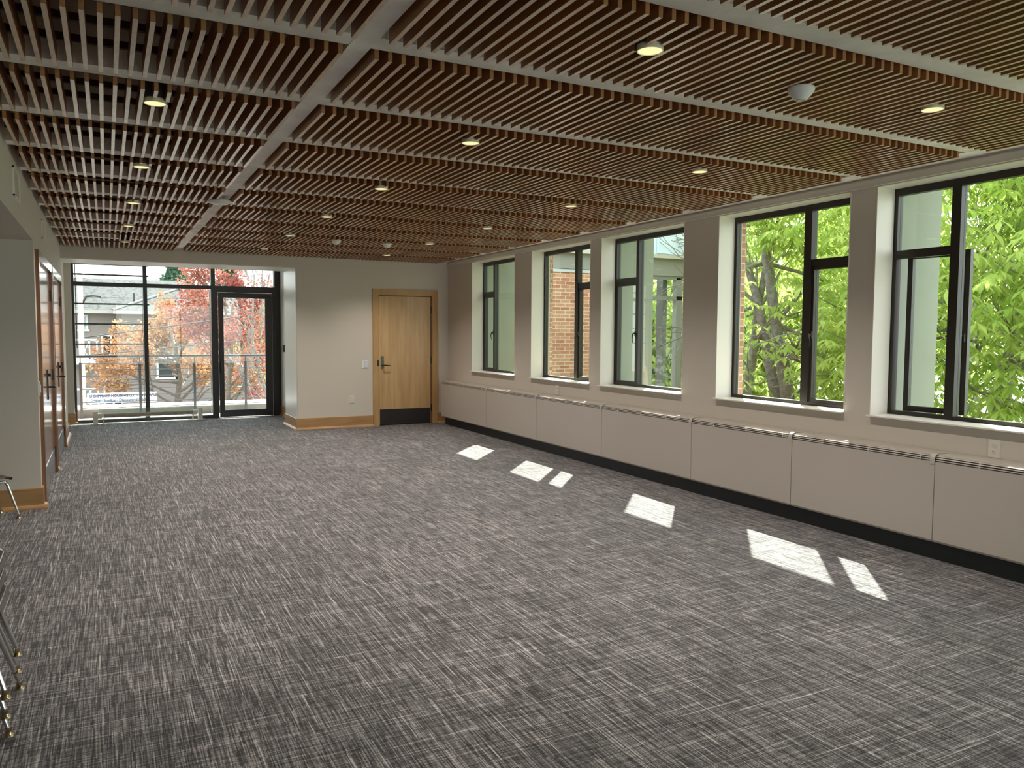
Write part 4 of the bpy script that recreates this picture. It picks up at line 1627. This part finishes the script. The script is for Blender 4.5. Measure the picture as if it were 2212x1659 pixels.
# outer sprays of the crown towards the building
for i in range(6000):
    x = rng.uniform(8.2, 13.5)
    ratio = rng.uniform(0.42, 1.10)
    y = x * ratio + rng.uniform(-0.3, 0.3)
    z = rng.uniform(-1.5, 5.6)
    q = Vector((x, y, z))
    # clumps with gaps between them
    g = math.sin(x * 1.9 + 1.3) * math.sin(y * 2.3) + 0.9 * math.sin(z * 2.7 + x) + 0.5 * math.sin(y * 5.1 + z * 3.3)
    if g < -0.55 and rng.random() < 0.7:
        continue
    # leave the trunks partly visible
    if not sun_clear(q) or q.y > 1.12 * q.x or trunk_gap(q, rng):
        continue
    palmate(rng, fol, q, rng.uniform(0.15, 0.25))
T(fol, 'foliage', M_LEAF, root, recalc=False)['kind'] = 'stuff'

# --- a second, paler tree behind
def leafy_tree(name, label, cat, base, trunk_top, r, nlimb, limb_len, depth, leafm, barkm, nleaf, lsize, scatter, seed, spread=0.6, upw=0.15, shape=None, updir=0.5):
    rng = random.Random(seed)
    base = Vector(base)
    top = Vector(trunk_top)
    root = empty(name, base, 0, label, cat)
    pts = [base + (top - base) * t + Vector((rng.uniform(-1, 1), rng.uniform(-1, 1), 0)) * 0.06 * (top - base).length * (0 if t in (0,) else 0.5) for t in (0, 0.25, 0.5, 0.75, 1)]
    b = MB().tube(pts, [r, r * 0.85, r * 0.7, r * 0.55, r * 0.35], 10)
    T(b, 'trunk', barkm, root, tuple(base), smooth=True)
    tips = []
    for i in range(nlimb):
        t = 0.45 + 0.55 * i / max(1, nlimb - 1)
        p = base + (top - base) * t
        a = rng.uniform(0, 2 * PI)
        d = Vector((math.cos(a), math.sin(a), updir + rng.uniform(-0.2, 0.3))).normalized()
        b = MB()
        grow(rng, b, p, d, limb_len * (1.15 - 0.5 * t), r * 0.38, depth, tips, spread, upw, 6, 0.012)
        T(b, 'branch', barkm, root, tuple(base), smooth=True)
    f = MB()
    for i in range(nleaf):
        p, d = tips[rng.randrange(len(tips))]
        q = p + Vector((rng.gauss(0, scatter), rng.gauss(0, scatter), rng.gauss(0, scatter)))
        if base.x > 6.5 and base.y < 25 and not sun_clear(q, 0.6):
            continue
        small_leaf(rng, f, q, lsize * rng.uniform(0.7, 1.3))
    T(f, 'foliage', leafm, root, tuple(base), recalc=False)['kind'] = 'stuff'
    return root


leafy_tree('leafy_tree', 'pale green leafy tree behind the chestnut, through the near windows', 'tree', (19, 12, -4), (19, 12, 3.5), 0.25, 12, 2.2, 2, M_LEAFB, M_BARK, 9000, 0.28, 0.55, 11)
leafy_tree('leafy_tree', 'pale green leafy tree behind the glazed wing, through the third window', 'tree', (17, 22, -4), (17, 22, 4), 0.25, 12, 2.3, 2, M_LEAFB, M_BARK, 9000, 0.28, 0.55, 12)
leafy_tree('leafy_tree', 'pale green leafy tree at the far right behind the chestnut', 'tree', (22, 5, -4), (22, 5, 3.5), 0.25, 12, 2.2, 2, M_LEAFB, M_BARK, 7000, 0.28, 0.55, 13)
leafy_tree('leafy_tree', 'low pale green tree filling the gaps between the chestnut trunks', 'tree', (17.5, 16.6, -4), (17.5, 16.6, 2.6), 0.2, 12, 1.7, 2, M_LEAFB, M_BARK, 6500, 0.28, 0.42, 15)
leafy_tree('leafy_tree', 'low green tree seen through the glazing of the wing', 'tree', (14.2, 17.6, -4), (14.2, 17.6, 0.9), 0.2, 12, 1.4, 2, M_LEAFB, M_BARK, 6500, 0.28, 0.40, 16)
leafy_tree('yellow_shrub', 'golden yellow shrub low behind the chestnut trunks', 'shrub', (19, 18.3, -4), (19, 18.3, -0.6), 0.1, 8, 0.9, 1, M_YELLOW, M_BARK, 2500, 0.2, 0.35, 14)

# --- trees seen through the glazed end
leafy_tree('maple_tree', 'orange budding maple tree before the apartment house', 'tree', (2.6, 34, -4.2), (2.45, 34, 1.0), 0.17, 16, 1.75, 2, M_ORANGE, M_BARK2, 13000, 0.12, 0.10, 21, 0.55, 0.25, updir=0.45)
leafy_tree('maple_tree', 'red leaved maple tree behind the glass door and middle window', 'tree', (3.75, 28, -4.2), (3.65, 28, 2.4), 0.12, 17, 1.35, 2, M_RED, M_BARK2, 8500, 0.11, 0.105, 22, 0.5, 0.3, updir=0.8)
leafy_tree('bare_tree', 'thin pale trunked tree with few leaves behind the glass door', 'tree', (4.15, 24, -4.2), (3.98, 24, 3.2), 0.05, 12, 0.8, 2, M_RED, mat('grey_bark', (0.26, 0.25, 0.23), 0.9), 500, 0.08, 0.10, 25, 0.4, 0.4, updir=1.3)
leafy_tree('yellow_tree', 'yellow green tree at the right edge of the glass door', 'tree', (5.9, 31, -4.2), (5.9, 31, 1.0), 0.16, 12, 1.2, 2, M_YELLOW, M_BARK2, 6000, 0.10, 0.13, 23, 0.5, 0.3, updir=0.8)


def conifer(label, base, h, r, seed, n=6500, ls=0.30):
    rng = random.Random(seed)
    base = Vector(base)
    root = empty('conifer_tree', base, 0, label, 'tree')
    T(MB().tube([tuple(base), tuple(base + Vector((0, 0, h)))], [0.3, 0.04], 8), 'trunk', M_BARK3, root, tuple(base))
    f = MB()
    for i in range(n):
        t = rng.random() ** 0.8
        z = h * (0.25 + 0.75 * t)
        rr = r * (1.02 - t) * (0.75 + 0.25 * math.sin(z * 4)) * math.sqrt(rng.random())
        a = rng.uniform(0, 2 * PI)
        small_leaf(rng, f, base + Vector((rr * math.cos(a), rr * math.sin(a), z - rr * 0.25)), ls)
    T(f, 'foliage', M_CONIFER, root, tuple(base), recalc=False)['kind'] = 'stuff'


conifer('dark green conifer rising behind the roof, left of the red maple', (4.9, 66, -4.2), 13.5, 3.4, 31)
conifer('dark green conifer behind the red maple', (9.2, 70, -4.2), 14.5, 3.2, 32)

# ================================================================== THE WING SEEN THROUGH THE FAR WINDOWS
YW = 12.6
struct(MB().box(5.56, 8.9, YW, YW + 0.4, -4.0, 2.672).build('wall_wing', M_BRICK))
b = MB()
b.box(5.56, 8.9, YW - 0.02, YW + 0.3, 2.672, 2.728)
struct(b.build('trim_13', M_FLASH))
b = MB()
for x0, x1 in ((5.56, 6.55), (6.57, 7.78), (7.80, 9.30), (9.32, 10.9)):
    b.box(x0, x1, YW - 0.03 if x0 < 9 else YW - 0.03, YW + 0.3, 2.735 if x0 < 9.2 else 2.69, 3.02)
struct(b.build('trim_14', M_FASCIA))
struct(MB().box(5.56, 10.9, YW + 0.02, YW + 0.28, 2.69, 3.02).build('trim_15', M_SLOT))
struct(MB().box(5.56, 10.95, YW - 0.14, YW + 0.3, 3.02, 3.095).build('trim_16', M_GUTTER))
b = MB()
for x0, x1 in ((6.9, 8.30), (8.31, 9.75), (9.76, 10.9)):
    b.box(x0, x1, YW + 0.1, YW + 0.16, 3.095, 3.45)
    b.box(x0, x1, YW + 0.1, YW + 0.16, 3.46, 3.72)
struct(b.build('trim_17', M_BLUEP))
root = empty('window_9', (9.8, YW, 0), kind='structure')


def W9(mbx, name, m, **kw):
    for i, v in enumerate(mbx.v):
        mbx.v[i] = (v[0] - 9.8, v[1] - YW, v[2])
    return mbx.build(name, m, root, **kw)


M_WGR = mat('wing_frame', (0.26, 0.26, 0.25), 0.6)
b = MB()
b.box(8.9, 9.0, YW, YW + 0.12, -1.2, 2.66)
b.box(10.19, 10.34, YW, YW + 0.12, -1.2, 2.66)
b.box(8.9, 10.34, YW, YW + 0.12, 2.62, 2.69)
b.box(8.9, 10.34, YW, YW + 0.12, 2.21, 2.29)
b.box(8.9, 10.34, YW, YW + 0.12, -1.3, -1.0)
W9(b, 'frame', M_WGR)
W9(MB().box(9.76, 9.96, YW + 0.5, YW + 0.7, -1.2, 2.66), 'inner_column', mat('dark_column', (0.09, 0.10, 0.10), 0.5))
W9(MB().box(10.08, 10.19, YW + 0.3, YW + 0.5, -1.2, 2.66), 'inner_column', mat('grey_column', (0.14, 0.14, 0.15), 0.5))
W9(MB().box(9.0, 10.19, YW + 0.05, YW + 0.056, -1.0, 2.62), 'pane', M_GLASS)
struct(MB().box(5.56, 10.34, YW + 0.02, YW + 2.8, -1.6, -1.3).build('floor_wing', M_CONCG))
